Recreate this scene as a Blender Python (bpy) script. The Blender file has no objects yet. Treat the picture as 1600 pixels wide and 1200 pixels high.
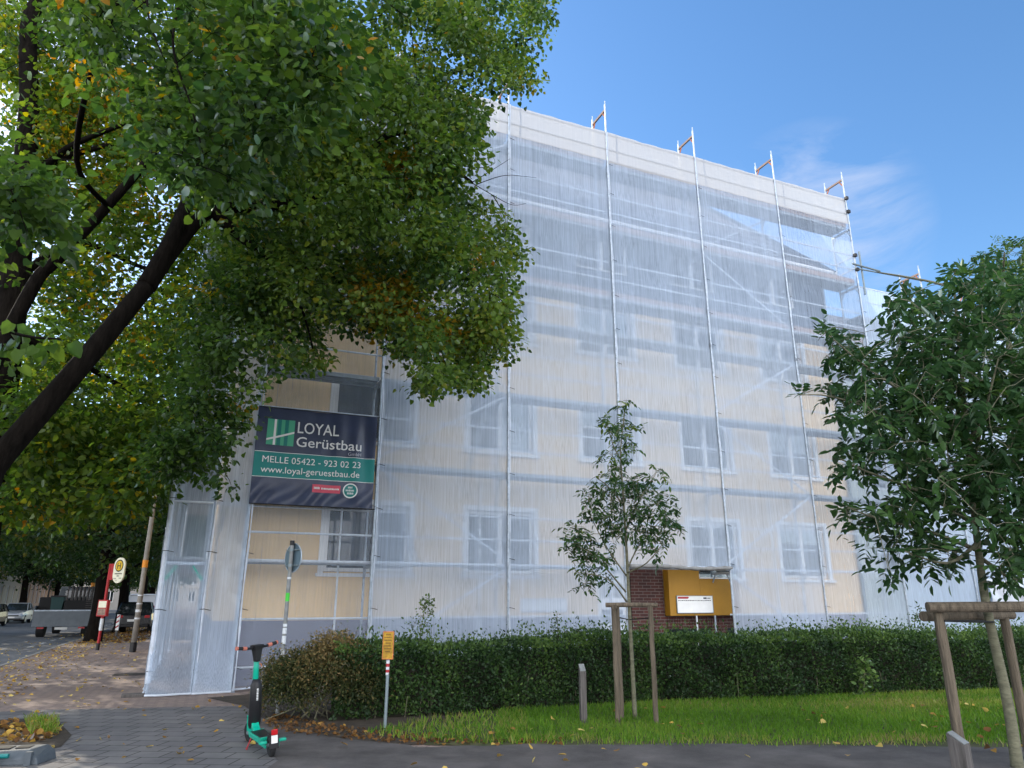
import bpy, bmesh, math, random
import numpy as np
from mathutils import Vector, Matrix
random.seed(7); RNG = np.random.default_rng(7)
SC = bpy.context.scene
COL = SC.collection
R = math.radians

# ------------------------------------------------------------------ camera, sky, sun, exposure
cam_d = bpy.data.cameras.new("camera"); cam = bpy.data.objects.new("camera", cam_d); COL.objects.link(cam)
cam_d.sensor_width = 36.0; cam_d.lens = 1117.0/1600*36; cam_d.clip_end = 3000; cam_d.clip_start = 0.05
cam.location = (0, 0, 1.6); cam.rotation_euler = (R(90+16.8), 0, 0)
SC.camera = cam

SUN_AZ = 140.0      # degrees counter-clockwise from +X towards the sun
SUN_EL = 33.0
sun_d = bpy.data.lights.new("sun", 'SUN'); sun_d.energy = 2.0; sun_d.angle = R(0.5); sun_d.color = (1.0, 0.90, 0.74)
sun = bpy.data.objects.new("sun", sun_d); COL.objects.link(sun)
sv = Vector((math.cos(R(SUN_AZ))*math.cos(R(SUN_EL)), math.sin(R(SUN_AZ))*math.cos(R(SUN_EL)), math.sin(R(SUN_EL))))
sun.rotation_euler = sv.to_track_quat('Z', 'Y').to_euler(); sun.location = (-40, 40, 60)

W_ = bpy.data.worlds.new("World"); SC.world = W_; W_.use_nodes = True
wn, wl = W_.node_tree.nodes, W_.node_tree.links
wn.clear()
wo = wn.new("ShaderNodeOutputWorld"); bg = wn.new("ShaderNodeBackground"); sky = wn.new("ShaderNodeTexSky")
sky.sky_type = 'NISHITA'; sky.sun_disc = False; sky.sun_elevation = R(SUN_EL); sky.sun_rotation = R(90-SUN_AZ)
sky.air_density = 1.0; sky.dust_density = 0.3; sky.ozone_density = 1.5
bg.inputs[1].default_value = 0.13
tc = wn.new("ShaderNodeTexCoord")
mp = wn.new("ShaderNodeMapping"); mp.inputs['Scale'].default_value = (2.2, 2.2, 4.0)
wl.new(tc.outputs['Generated'], mp.inputs[0])
nz = wn.new("ShaderNodeTexNoise"); nz.inputs['Scale'].default_value = 1.6; nz.inputs['Detail'].default_value = 9; nz.inputs['Roughness'].default_value = .62
nz.inputs['Distortion'].default_value = .35
wl.new(mp.outputs[0], nz.inputs[0])
sep = wn.new("ShaderNodeSeparateXYZ"); wl.new(tc.outputs['Generated'], sep.inputs[0])
def wmath(op, a, b=None, clamp=False):
    m = wn.new("ShaderNodeMath"); m.operation = op; m.use_clamp = clamp
    for i, q in enumerate((a, b)):
        if q is None: continue
        if isinstance(q, (int, float)): m.inputs[i].default_value = q
        else: wl.new(q, m.inputs[i])
    return m.outputs[0]
back = wmath('MULTIPLY_ADD', sep.outputs['Y'], -0.55); wn[-1].inputs[2].default_value = 0.06    # unseen bright cloud bank, added behind the camera to light the facade
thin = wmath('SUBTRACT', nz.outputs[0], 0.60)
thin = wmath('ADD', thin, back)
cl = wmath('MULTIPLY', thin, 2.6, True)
# a few thin wisps low over the roofs on the right
vd = wn.new("ShaderNodeVectorMath"); vd.operation = 'DOT_PRODUCT'; wl.new(tc.outputs['Generated'], vd.inputs[0])
dv = Vector((470, 1002, 548)).normalized(); vd.inputs[1].default_value = tuple(dv)
mp2 = wn.new("ShaderNodeMapping"); mp2.inputs['Scale'].default_value = (5, 5, 13); mp2.inputs['Rotation'].default_value = (0, R(-24), 0); wl.new(tc.outputs['Generated'], mp2.inputs[0])
nz2 = wn.new("ShaderNodeTexNoise"); nz2.inputs['Scale'].default_value = 1.3; nz2.inputs['Detail'].default_value = 10; nz2.inputs['Roughness'].default_value = .6; nz2.inputs['Distortion'].default_value = .5; wl.new(mp2.outputs[0], nz2.inputs[0])
near = wmath('MULTIPLY', wmath('SUBTRACT', vd.outputs['Value'], .990), 130, True)
wisp = wmath('MULTIPLY', wmath('MULTIPLY', wmath('SUBTRACT', nz2.outputs[0], .44), 3.0, True), near)
wisp = wmath('MULTIPLY', wisp, .8)
mixc = wn.new("ShaderNodeMix"); mixc.data_type = 'RGBA'
hsv = wn.new("ShaderNodeHueSaturation"); hsv.inputs['Saturation'].default_value = 1.22; hsv.inputs['Value'].default_value = .92; wl.new(sky.outputs[0], hsv.inputs['Color'])
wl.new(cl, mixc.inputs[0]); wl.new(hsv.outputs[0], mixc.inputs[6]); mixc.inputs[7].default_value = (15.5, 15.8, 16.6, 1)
mixw = wn.new("ShaderNodeMix"); mixw.data_type = 'RGBA'; wl.new(wisp, mixw.inputs[0]); wl.new(mixc.outputs[2], mixw.inputs[6]); mixw.inputs[7].default_value = (2.6, 2.9, 3.7, 1)
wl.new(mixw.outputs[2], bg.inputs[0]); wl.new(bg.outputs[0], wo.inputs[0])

SC.view_settings.view_transform = 'Standard'; SC.view_settings.look = 'None'
SC.view_settings.exposure = 1.1; SC.view_settings.gamma = 1.0; SC.view_settings.use_curve_mapping = False
SC.cycles.transparent_max_bounces = 24; SC.cycles.max_bounces = 8; SC.cycles.transmission_bounces = 8
SC.cycles.use_denoising = True
SC.cycles.sample_clamp_indirect = 6.0

# ------------------------------------------------------------------ frames and helpers
F_PX = 1117.0; PIT = R(16.8); CH = 1.6
def at(u, v, Y):
    """photo pixel (1600x1200) at forward distance Y -> world point"""
    up = 600-v
    ry = F_PX*math.cos(PIT)-up*math.sin(PIT); rz = F_PX*math.sin(PIT)+up*math.cos(PIT)
    return Vector(((u-800)/ry*Y, Y, CH+rz/ry*Y))
def gnd(u, v, z=0.0):
    up = 600-v
    ry = F_PX*math.cos(PIT)-up*math.sin(PIT); rz = F_PX*math.sin(PIT)+up*math.cos(PIT)
    k = (z-CH)/rz
    return Vector(((u-800)*k, ry*k, z))
FAC_ROT = R(23.0)
FO = Vector((-5.1, 14.0, 0))
FD = Vector((math.cos(FAC_ROT), math.sin(FAC_ROT), 0))      # along the facade
FB = Vector((-math.sin(FAC_ROT), math.cos(FAC_ROT), 0))     # away from the facade, along the side street
def fw(t, o, z=0.0): return FO+FD*t+FB*o+Vector((0, 0, z))
def st(l, k, z=0.0):                                        # street frame through the world origin
    return FD*l+FB*k+Vector((0, 0, z))

def new_mat(name, base=(.5, .5, .5), rough=.7, metal=0., spec=.4, var=0., vscale=6., bump=0., bscale=40., trans=0., var2=None, stretch=None):
    m = bpy.data.materials.new(name); m.use_nodes = True
    nt = m.node_tree; n = nt.nodes; l = nt.links
    b = n["Principled BSDF"]
    b.inputs['Base Color'].default_value = (*base, 1); b.inputs['Roughness'].default_value = rough
    b.inputs['Metallic'].default_value = metal; b.inputs['Specular IOR Level'].default_value = spec
    t = n.new("ShaderNodeTexCoord"); src = t.outputs['Object']
    if stretch:
        mm = n.new("ShaderNodeMapping"); mm.inputs['Scale'].default_value = stretch; l.new(src, mm.inputs[0]); src = mm.outputs[0]
    if var:
        z = n.new("ShaderNodeTexNoise"); z.inputs['Scale'].default_value = vscale; z.inputs['Detail'].default_value = 6; z.inputs['Roughness'].default_value = .65
        l.new(src, z.inputs[0])
        rp = n.new("ShaderNodeValToRGB"); rp.color_ramp.elements[0].position = .3; rp.color_ramp.elements[1].position = .72
        c2 = var2 if var2 else tuple(min(1, c*(1+var)) for c in base)
        rp.color_ramp.elements[0].color = (*[c*(1-var) for c in base], 1); rp.color_ramp.elements[1].color = (*c2, 1)
        l.new(z.outputs[0], rp.inputs[0]); l.new(rp.outputs[0], b.inputs['Base Color'])
    if bump:
        z2 = n.new("ShaderNodeTexNoise"); z2.inputs['Scale'].default_value = bscale; z2.inputs['Detail'].default_value = 5
        l.new(src, z2.inputs[0])
        bp = n.new("ShaderNodeBump"); bp.inputs['Strength'].default_value = bump; bp.inputs['Distance'].default_value = .02
        l.new(z2.outputs[0], bp.inputs['Height']); l.new(bp.outputs[0], b.inputs['Normal'])
    return m

def leaf_mat(name, cols, trans=.42, gloss=.12, rough=.45):
    """cols: ramp over the per-leaf value 'hue' (0..1)"""
    m = bpy.data.materials.new(name); m.use_nodes = True
    nt = m.node_tree; n = nt.nodes; l = nt.links; n.clear()
    out = n.new("ShaderNodeOutputMaterial")
    a = n.new("ShaderNodeAttribute"); a.attribute_name = 'hue'
    rp = n.new("ShaderNodeValToRGB"); el = rp.color_ramp.elements
    el[0].position = cols[0][0]; el[0].color = (*cols[0][1], 1); el[1].position = cols[-1][0]; el[1].color = (*cols[-1][1], 1)
    for p, c in cols[1:-1]:
        e = el.new(p); e.color = (*c, 1)
    l.new(a.outputs['Fac'], rp.inputs[0])
    d = n.new("ShaderNodeBsdfDiffuse"); tr = n.new("ShaderNodeBsdfTranslucent"); g = n.new("ShaderNodeBsdfGlossy"); g.inputs['Roughness'].default_value = rough
    l.new(rp.outputs[0], d.inputs[0])
    hs = n.new("ShaderNodeHueSaturation"); hs.inputs['Value'].default_value = 1.8; hs.inputs['Saturation'].default_value = 1.1
    l.new(rp.outputs[0], hs.inputs['Color']); l.new(hs.outputs[0], tr.inputs[0])
    g.inputs[0].default_value = (.75, .85, .8, 1)
    m1 = n.new("ShaderNodeMixShader"); m1.inputs[0].default_value = trans
    l.new(d.outputs[0], m1.inputs[1]); l.new(tr.outputs[0], m1.inputs[2])
    fr = n.new("ShaderNodeFresnel"); fr.inputs[0].default_value = 1.4
    mu = n.new("ShaderNodeMath"); mu.operation = 'MULTIPLY_ADD'; mu.inputs[1].default_value = gloss*1.2; mu.inputs[2].default_value = gloss*.05
    l.new(fr.outputs[0], mu.inputs[0])
    m2 = n.new("ShaderNodeMixShader"); l.new(mu.outputs[0], m2.inputs[0]); l.new(m1.outputs[0], m2.inputs[1]); l.new(g.outputs[0], m2.inputs[2])
    l.new(m2.outputs[0], out.inputs[0])
    return m

def net_mat(name, fac, col=(.59, .705, .87), amp=.36, sx=60.):
    m = bpy.data.materials.new(name); m.use_nodes = True
    nt = m.node_tree; n = nt.nodes; l = nt.links; n.clear()
    out = n.new("ShaderNodeOutputMaterial"); t = n.new("ShaderNodeTexCoord")
    def noise(scale, det):
        mm = n.new("ShaderNodeMapping"); mm.inputs['Scale'].default_value = scale; l.new(t.outputs['Object'], mm.inputs[0])
        z = n.new("ShaderNodeTexNoise"); z.inputs['Scale'].default_value = 1; z.inputs['Detail'].default_value = det
        l.new(mm.outputs[0], z.inputs[0]); return z.outputs[0]
    def ma(op, a, b, clamp=False):
        q = n.new("ShaderNodeMath"); q.operation = op; q.use_clamp = clamp
        for i, x in enumerate((a, b)):
            if isinstance(x, (int, float)): q.inputs[i].default_value = x
            else: l.new(x, q.inputs[i])
        return q.outputs[0]
    fine = noise((sx, sx, .03), 2); wide = noise((5.0, 5.0, .02), 3); patch = noise((.7, .7, .35), 3)
    v = ma('MULTIPLY', ma('SUBTRACT', fine, .5), amp*1.5)
    v = ma('ADD', v, ma('MULTIPLY', ma('SUBTRACT', wide, .5), amp*.45))
    v = ma('ADD', v, ma('MULTIPLY', ma('SUBTRACT', patch, .5), amp*.5))
    v = ma('ADD', v, fac, True)
    d = n.new("ShaderNodeBsdfDiffuse"); d.inputs[0].default_value = (*col, 1)
    tr = n.new("ShaderNodeBsdfTranslucent"); tr.inputs[0].default_value = (*col, 1)
    tp = n.new("ShaderNodeBsdfTransparent")
    m1 = n.new("ShaderNodeMixShader"); m1.inputs[0].default_value = .4; l.new(d.outputs[0], m1.inputs[1]); l.new(tr.outputs[0], m1.inputs[2])
    m2 = n.new("ShaderNodeMixShader"); l.new(v, m2.inputs[0]); l.new(tp.outputs[0], m2.inputs[1]); l.new(m1.outputs[0], m2.inputs[2])
    l.new(m2.outputs[0], out.inputs[0])
    return m

def brick_mat(name, c1, c2, mortar, w, h, msize=.012, rough=.8, offset=.5, rot=0., bump=.25, bias=0., noisemix=.35, vertical=False):
    m = bpy.data.materials.new(name); m.use_nodes = True
    nt = m.node_tree; n = nt.nodes; l = nt.links; b = n["Principled BSDF"]; b.inputs['Roughness'].default_value = rough
    b.inputs['Specular IOR Level'].default_value = .3
    t = n.new("ShaderNodeTexCoord"); mm = n.new("ShaderNodeMapping"); mm.inputs['Rotation'].default_value = (R(90) if vertical else 0, 0, rot)
    l.new(t.outputs['Object'], mm.inputs[0])
    br = n.new("ShaderNodeTexBrick"); br.offset = offset; br.inputs['Color1'].default_value = (*c1, 1); br.inputs['Color2'].default_value = (*c2, 1)
    br.inputs['Mortar'].default_value = (*mortar, 1); br.inputs['Scale'].default_value = 1; br.inputs['Mortar Size'].default_value = msize
    br.inputs['Mortar Smooth'].default_value = .3; br.inputs['Bias'].default_value = bias; br.inputs['Brick Width'].default_value = w; br.inputs['Row Height'].default_value = h
    l.new(mm.outputs[0], br.inputs[0])
    z = n.new("ShaderNodeTexNoise"); z.inputs['Scale'].default_value = 1.3; z.inputs['Detail'].default_value = 8; z.inputs['Roughness'].default_value = .7
    l.new(t.outputs['Object'], z.inputs[0])
    rp = n.new("ShaderNodeValToRGB"); rp.color_ramp.elements[0].color = (.55, .55, .55, 1); rp.color_ramp.elements[1].color = (1.25, 1.2, 1.15, 1)
    rp.color_ramp.elements[0].position = .3; rp.color_ramp.elements[1].position = .7
    l.new(z.outputs[0], rp.inputs[0])
    mx = n.new("ShaderNodeMix"); mx.data_type = 'RGBA'; mx.blend_type = 'MULTIPLY'; mx.inputs[0].default_value = noisemix*2 if noisemix < .5 else 1
    l.new(br.outputs[0], mx.inputs[6]); l.new(rp.outputs[0], mx.inputs[7]); l.new(mx.outputs[2], b.inputs['Base Color'])
    bp = n.new("ShaderNodeBump"); bp.inputs['Strength'].default_value = bump; bp.inputs['Distance'].default_value = .01; bp.invert = True
    z3 = n.new("ShaderNodeTexNoise"); z3.inputs['Scale'].default_value = 60; l.new(t.outputs['Object'], z3.inputs[0])
    ad = n.new("ShaderNodeMath"); ad.operation = 'MULTIPLY_ADD'; ad.inputs[1].default_value = -.35; l.new(z3.outputs[0], ad.inputs[0]); l.new(br.outputs['Fac'], ad.inputs[2])
    l.new(ad.outputs[0], bp.inputs['Height']); l.new(bp.outputs[0], b.inputs['Normal'])
    return m

class MB:
    def __init__(s): s.v = []; s.f = []
    def quad(s, a, b, c, d):
        k = len(s.v); s.v += [tuple(a), tuple(b), tuple(c), tuple(d)]; s.f.append((k, k+1, k+2, k+3)); return s
    def poly(s, pts):
        k = len(s.v); s.v += [tuple(p) for p in pts]; s.f.append(tuple(range(k, k+len(pts)))); return s
    def box(s, x0, y0, z0, x1, y1, z1):
        k = len(s.v)
        s.v += [(x0, y0, z0), (x1, y0, z0), (x1, y1, z0), (x0, y1, z0), (x0, y0, z1), (x1, y0, z1), (x1, y1, z1), (x0, y1, z1)]
        s.f += [(k, k+3, k+2, k+1), (k+4, k+5, k+6, k+7), (k, k+1, k+5, k+4), (k+1, k+2, k+6, k+5), (k+2, k+3, k+7, k+6), (k+3, k, k+4, k+7)]
        return s
    def tube(s, pts, rad, seg=8, caps=True):
        pts = [Vector(p) for p in pts]; n = len(pts)
        if not hasattr(rad, '__len__'): rad = [rad]*n
        k0 = len(s.v); up = None
        for i, p in enumerate(pts):
            d = (pts[min(i+1, n-1)]-pts[max(i-1, 0)]).normalized()
            if up is None:
                up = Vector((0, 0, 1)) if abs(d.z) < .9 else Vector((1, 0, 0))
            x = d.cross(up).normalized(); y = x.cross(d).normalized(); up = y
            for j in range(seg):
                a = 2*math.pi*j/seg; q = p+x*(math.cos(a)*rad[i])+y*(math.sin(a)*rad[i]); s.v.append(tuple(q))
        for i in range(n-1):
            for j in range(seg):
                a = k0+i*seg+j; b = k0+i*seg+(j+1) % seg
                s.f.append((a, b, b+seg, a+seg))
        if caps:
            s.f.append(tuple(k0+j for j in reversed(range(seg)))); s.f.append(tuple(k0+(n-1)*seg+j for j in range(seg)))
        return s
    def loft(s, rings, close=True, caps=True):
        k0 = len(s.v); m = len(rings[0])
        for r in rings: s.v += [tuple(p) for p in r]
        for i in range(len(rings)-1):
            for j in range(m if close else m-1):
                a = k0+i*m+j; b = k0+i*m+(j+1) % m
                s.f.append((a, b, b+m, a+m))
        if caps:
            s.f.append(tuple(k0+j for j in reversed(range(m)))); s.f.append(tuple(k0+(len(rings)-1)*m+j for j in range(m)))
        return s
    def disc(s, c, ax, r, th, seg=24, ry=None):
        c = Vector(c); ax = Vector(ax).normalized(); up = Vector((0, 0, 1)) if abs(ax.z) < .9 else Vector((1, 0, 0))
        x = ax.cross(up).normalized(); y = x.cross(ax).normalized(); ry = ry or r
        ring = lambda o: [c+ax*o+x*(math.cos(2*math.pi*j/seg)*r)+y*(math.sin(2*math.pi*j/seg)*ry) for j in range(seg)]
        return s.loft([ring(-th/2), ring(th/2)])
    def torus(s, c, ax, R0, r0, seg=28, sg=10):
        c = Vector(c); ax = Vector(ax).normalized(); up = Vector((0, 0, 1)) if abs(ax.z) < .9 else Vector((1, 0, 0))
        x = ax.cross(up).normalized(); y = x.cross(ax).normalized(); k0 = len(s.v)
        for i in range(seg):
            a = 2*math.pi*i/seg; rd = x*math.cos(a)+y*math.sin(a)
            for j in range(sg):
                b = 2*math.pi*j/sg; s.v.append(tuple(c+rd*(R0+r0*math.cos(b))+ax*(r0*math.sin(b))))
        for i in range(seg):
            for j in range(sg):
                a = k0+i*sg+j; b = k0+i*sg+(j+1) % sg; c2 = k0+((i+1) % seg)*sg+(j+1) % sg; d = k0+((i+1) % seg)*sg+j
                s.f.append((a, b, c2, d))
        return s
    def build(s, name, mat=None, parent=None, smooth=False, loc=None, bevel=0., fix=True, org=None):
        me = bpy.data.meshes.new(name)
        v = s.v
        if org is not None: v = [(a-org[0], b-org[1], c-org[2]) for a, b, c in v]
        me.from_pydata(v, [], s.f)
        if fix:
            bm = bmesh.new(); bm.from_mesh(me); bmesh.ops.recalc_face_normals(bm, faces=bm.faces)
            if bevel: bmesh.ops.bevel(bm, geom=[e for e in bm.edges if len(e.link_faces) == 2 and e.calc_face_angle(0) > .6], offset=bevel, segments=2, affect='EDGES', profile=.5)
            bm.to_mesh(me); bm.free()
        if mat: me.materials.append(mat)
        if smooth: me.shade_smooth()
        return link(name, me, parent, loc)

def link(name, me, parent=None, loc=None, rotz=None):
    o = bpy.data.objects.new(name, me); COL.objects.link(o)
    if parent: o.parent = parent
    if loc is not None: o.location = loc
    if rotz is not None: o.rotation_euler = (0, 0, rotz)
    return o
def tag(o, label, cat, group=None, kind=None):
    o['label'] = label; o['category'] = cat
    if group: o['group'] = group
    if kind: o['kind'] = kind
    return o
def struct(o): o['kind'] = 'structure'; return o
def thing(name, label, cat, loc=(0, 0, 0), rotz=0., group=None):
    o = bpy.data.objects.new(name, None); COL.objects.link(o); o.empty_display_size = .2
    o.location = loc; o.rotation_euler = (0, 0, rotz); return tag(o, label, cat, group)
def fthing(name, label, cat, t, o, z=0., group=None): return thing(name, label, cat, fw(t, o, z), FAC_ROT, group)

def text_mesh(s, size, align='LEFT', extrude=.0, bold=0.):
    cu = bpy.data.curves.new("t", 'FONT'); cu.body = s; cu.size = size; cu.align_x = align; cu.extrude = extrude; cu.offset = bold; cu.resolution_u = 3
    o = bpy.data.objects.new("t", cu); COL.objects.link(o)
    dg = bpy.context.evaluated_depsgraph_get(); me = bpy.data.meshes.new_from_object(o.evaluated_get(dg))
    bpy.data.objects.remove(o); bpy.data.curves.remove(cu)
    return me
def text_part(name, s, size, mat, parent, M, align='LEFT', bold=0., warp=None, width=None):
    """lettering lies in its own xy plane, then M places it in the parent"""
    me = text_mesh(s, size, align, 0., bold); me.name = name
    if width:
        xs = [v.co.x for v in me.vertices]; k = width/max(1e-6, max(xs)-min(xs))
        for v in me.vertices: v.co.x *= k
    for v in me.vertices:
        c = M @ v.co
        v.co = warp(c) if warp else c
    me.materials.clear(); me.materials.append(mat)
    return link(name, me, parent)

# fast leaf meshes --------------------------------------------------
T_LIME = (np.array([(0, 0, 0), (.36, -.06, .07), (.5, .33, .10), (.31, .74, .03), (0, 1.08, -.13), (-.31, .74, .03), (-.5, .33, .10), (-.36, -.06, .07)], float), [(0, 1, 2, 3, 4), (0, 4, 5, 6, 7)])
T_OVAL = (np.array([(0, 0, 0), (.2, .3, .05), (.17, .68, .03), (0, 1., -.08), (-.17, .68, .03), (-.2, .3, .05)], float), [(0, 1, 2, 3), (0, 3, 4, 5)])
T_BLADE = (np.array([(-.5, 0, 0), (.5, 0, 0), (.3, .6, .06), (0, 1, .2), (-.3, .6, .06)], float), [(0, 1, 2, 3, 4)])
def basis(tip, nrm):
    tip = tip/np.linalg.norm(tip, axis=1, keepdims=True)
    x = np.cross(tip, nrm); x /= np.linalg.norm(x, axis=1, keepdims=True)+1e-9
    z = np.cross(x, tip)
    return x, tip, z
def leaf_mesh(name, tmpl, pos, tip, nrm, size, hue, mat, parent=None, loc=None, width=1.0):
    tv, tf = tmpl; n = len(pos); m = len(tv)
    x, y, z = basis(tip, nrm)
    sz = np.asarray(size).reshape(-1, 1, 1)*np.ones((n, 1, 1))
    V = pos[:, None, :]+sz*(x[:, None, :]*(tv[None, :, 0:1]*width)+y[:, None, :]*tv[None, :, 1:2]+z[:, None, :]*tv[None, :, 2:3])
    V = V.reshape(-1, 3).astype(np.float32)
    loops = np.concatenate([np.array(f) for f in tf]); cnt = np.array([len(f) for f in tf])
    L = (np.arange(n)[:, None]*m+loops[None, :]).ravel().astype(np.int32)
    LT = np.tile(cnt, n).astype(np.int32); LS = np.concatenate([[0], np.cumsum(LT)[:-1]]).astype(np.int32)
    me = bpy.data.meshes.new(name); me.vertices.add(len(V)); me.vertices.foreach_set('co', V.ravel())
    me.loops.add(len(L)); me.loops.foreach_set('vertex_index', L); me.polygons.add(len(LT))
    me.polygons.foreach_set('loop_start', LS); me.polygons.foreach_set('loop_total', LT)
    me.update(calc_edges=True)
    at_ = me.attributes.new('hue', 'FLOAT', 'POINT'); at_.data.foreach_set('value', np.repeat(np.asarray(hue, np.float32), m))
    me.materials.append(mat)
    return link(name, me, parent, loc)
def rnd_dir(n): d = RNG.normal(size=(n, 3)); return d/np.linalg.norm(d, axis=1, keepdims=True)

def in_poly(u, v, P):
    c = np.zeros(len(u), bool); j = len(P)-1
    for i in range(len(P)):
        xi, yi = P[i]; xj, yj = P[j]
        k = ((yi > v) != (yj > v)) & (u < (xj-xi)*(v-yi)/(yj-yi+1e-9)+xi); c ^= k; j = i
    return c
def sample_poly(P, n, d0, d1):
    P = np.array(P, float); lo = P.min(0); hi = P.max(0); out = []
    while len(out) < n:
        u = RNG.uniform(lo[0], hi[0], n*2); v = RNG.uniform(lo[1], hi[1], n*2)
        ok = in_poly(u, v, P)
        for a, b in zip(u[ok], v[ok]):
            out.append(tuple(at(a, b, RNG.uniform(d0, d1))))
            if len(out) >= n: break
    return np.array(out)

class Tree:
    """limbs given as polylines; every leaf cluster is tied to the nearest wood by a twig"""
    def __init__(s): s.wood = MB(); s.nodes = []; s.nr = []
    def limb(s, pts, r0, r1, seg=10, sub=6, wob=.0):
        P = [Vector(p) for p in pts]; out = []
        for i in range(len(P)-1):
            p0 = P[max(i-1, 0)]; p1 = P[i]; p2 = P[i+1]; p3 = P[min(i+2, len(P)-1)]
            for k in range(sub):
                q = k/sub
                out.append(.5*((2*p1)+(p2-p0)*q+(2*p0-5*p1+4*p2-p3)*q*q+(3*p1-p0-3*p2+p3)*q**3))
        out.append(P[-1]); n = len(out)
        if wob: out = [o+Vector(RNG.normal(0, wob, 3)) if 0 < i < n-1 else o for i, o in enumerate(out)]
        rad = [r0+(r1-r0)*(i/(n-1))**.85 for i in range(n)]
        s.wood.tube(out, rad, seg)
        for o, r in zip(out, rad): s.nodes.append(tuple(o)); s.nr.append(r)
        return out
    def twigs(s, C, r_tip=.004, seg=4, droop=.15, min_d=.25, rmax=.03):
        N = np.array(s.nodes); C = np.array(C)
        d = np.array([np.min(np.sum((N-c)**2, 1)) for c in C]); order = np.argsort(d)
        for i in order:
            c = C[i]; D = np.sum((N-c)**2, 1); j = int(np.argmin(D)); L = math.sqrt(D[j])
            a = Vector(N[j]); b = Vector(c)
            r0 = min(rmax, max(r_tip*1.6, .0045*L+.004), s.nr[j]*.9+.002)
            k = max(3, int(L/.35)+2); pts = []
            bow = Vector((RNG.normal(0, .06), RNG.normal(0, .06), droop+RNG.normal(0, .04)))*L
            for q in np.linspace(0, 1, k): pts.append(a.lerp(b, q)+bow*(4*q*(1-q)*.5))
            rr = [r0+(r_tip-r0)*q for q in np.linspace(0, 1, k)]
            s.wood.tube(pts, rr, seg, caps=False)
            if k > 2:
                N = np.vstack([N, [tuple(p) for p in pts[1:]]]); s.nodes += [tuple(p) for p in pts[1:]]; s.nr += rr[1:]

def cluster_leaves(C, per, rad, flat=.6, size=(.07, .1), hue_c=None, hue_sd=.1, down=.5, outc=None, face_up=.75):
    """leaf positions, tips, normals for clusters at C"""
    n = len(C)*per; c = np.repeat(C, per, 0)
    off = RNG.normal(size=(n, 3))*np.array([1, 1, flat])*rad*.55
    pos = c+off
    tip = off/np.linalg.norm(off, axis=1, keepdims=True)+RNG.normal(0, .45, (n, 3)); tip[:, 2] -= down
    nr = RNG.normal(0, .55, (n, 3)); nr[:, 2] += face_up
    if hue_c is None: hue_c = np.full(len(C), .3)
    hue = np.clip(np.repeat(hue_c, per)+RNG.normal(0, hue_sd, n), 0, 1)
    sz = RNG.uniform(size[0], size[1], n)*np.where(RNG.random(n) < .15, .65, 1)
    return pos, tip, nr, sz, hue

# ------------------------------------------------------------------ materials
M = {}
M['asphalt'] = new_mat('asphalt_path', (.098, .087, .083), .9, var=.45, vscale=1.7, bump=.5, bscale=160)
M['road'] = new_mat('road_asphalt', (.13, .135, .145), .85, var=.2, vscale=.8, bump=.3, bscale=90)
M['earth'] = new_mat('earth', (.055, .042, .03), .95, var=.4, vscale=5, bump=.6, bscale=50)
M['lawn'] = new_mat('lawn_soil', (.07, .11, .026), .95, var=.5, vscale=2.2, bump=.6, bscale=60, var2=(.12, .10, .045))
M['slab'] = brick_mat('grey_pavers', (.150, .145, .150), (.185, .18, .18), (.045, .042, .04), .36, .30, .010, rot=R(4))
M['clinker'] = brick_mat('brick_pavers', (.32, .24, .20), (.25, .19, .17), (.10, .085, .075), .21, .105, .008, rot=FAC_ROT, noisemix=.14)
M['kerb'] = new_mat('kerb_stone', (.25, .24, .23), .8, var=.25, vscale=4, bump=.3)
M['white_line'] = new_mat('road_paint', (.62, .62, .6), .7, var=.2, vscale=8)
M['peach'] = new_mat('peach_render', (.80, .57, .31), .9, var=.13, vscale=.55, bump=.15, bscale=220)
M['greywall'] = new_mat('grey_insulation', (.075, .095, .125), .9, var=.2, vscale=1.1, bump=.1, bscale=100)
M['plinth'] = new_mat('plinth_render', (.20, .20, .25), .9, var=.08, vscale=2, bump=.25, bscale=200)
M['pale'] = new_mat('pale_green_render', (.55, .60, .56), .9, var=.06, vscale=1, bump=.15, bscale=200)
M['tiles'] = brick_mat('roof_tiles', (.10, .10, .11), (.14, .13, .135), (.03, .03, .03), .28, .34, .02)
M['white'] = new_mat('white_frame', (.80, .80, .80), .45, var=.05, vscale=3)
M['room_shade'] = new_mat('room_shade', (.03, .032, .036), .9, var=.3, vscale=1.5)  # near-black sheet behind the windows, room shade put into its colour
M['blind_refl'] = new_mat('white_blind_reflection', (.75, .76, .78), .8, var=.05, vscale=2)
M['steel'] = new_mat('galvanized_steel', (.36, .41, .47), .45, metal=.55, var=.3, vscale=9, bump=.08, bscale=60)
M['rail_steel'] = new_mat('bright_rail_steel', (.62, .66, .71), .5, metal=.3, var=.2, vscale=5)
M['deck'] = new_mat('deck_steel', (.24, .27, .29), .55, metal=.3, var=.25, vscale=5, bump=.2, bscale=30)
M['toe'] = new_mat('toe_board_wood', (.30, .215, .18), .8, var=.3, vscale=6, stretch=(.4, 8, 8))
M['rust'] = new_mat('orange_bracket', (.52, .17, .06), .7, var=.4, vscale=10)
M['wood'] = new_mat('weathered_wood', (.135, .108, .078), .9, var=.55, vscale=4, bump=.7, bscale=16, stretch=(7, 7, .6))
M['greywood'] = new_mat('grey_wood', (.10, .09, .085), .9, var=.4, vscale=5, bump=.4, bscale=14, stretch=(8, 8, .6))
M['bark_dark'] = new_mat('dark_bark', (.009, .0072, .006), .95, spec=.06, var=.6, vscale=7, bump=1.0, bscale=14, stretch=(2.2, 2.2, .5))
M['bark_young'] = new_mat('young_bark', (.15, .145, .095), .85, var=.4, vscale=9, bump=.4, bscale=22, stretch=(1, 1, 2.5))
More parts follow.
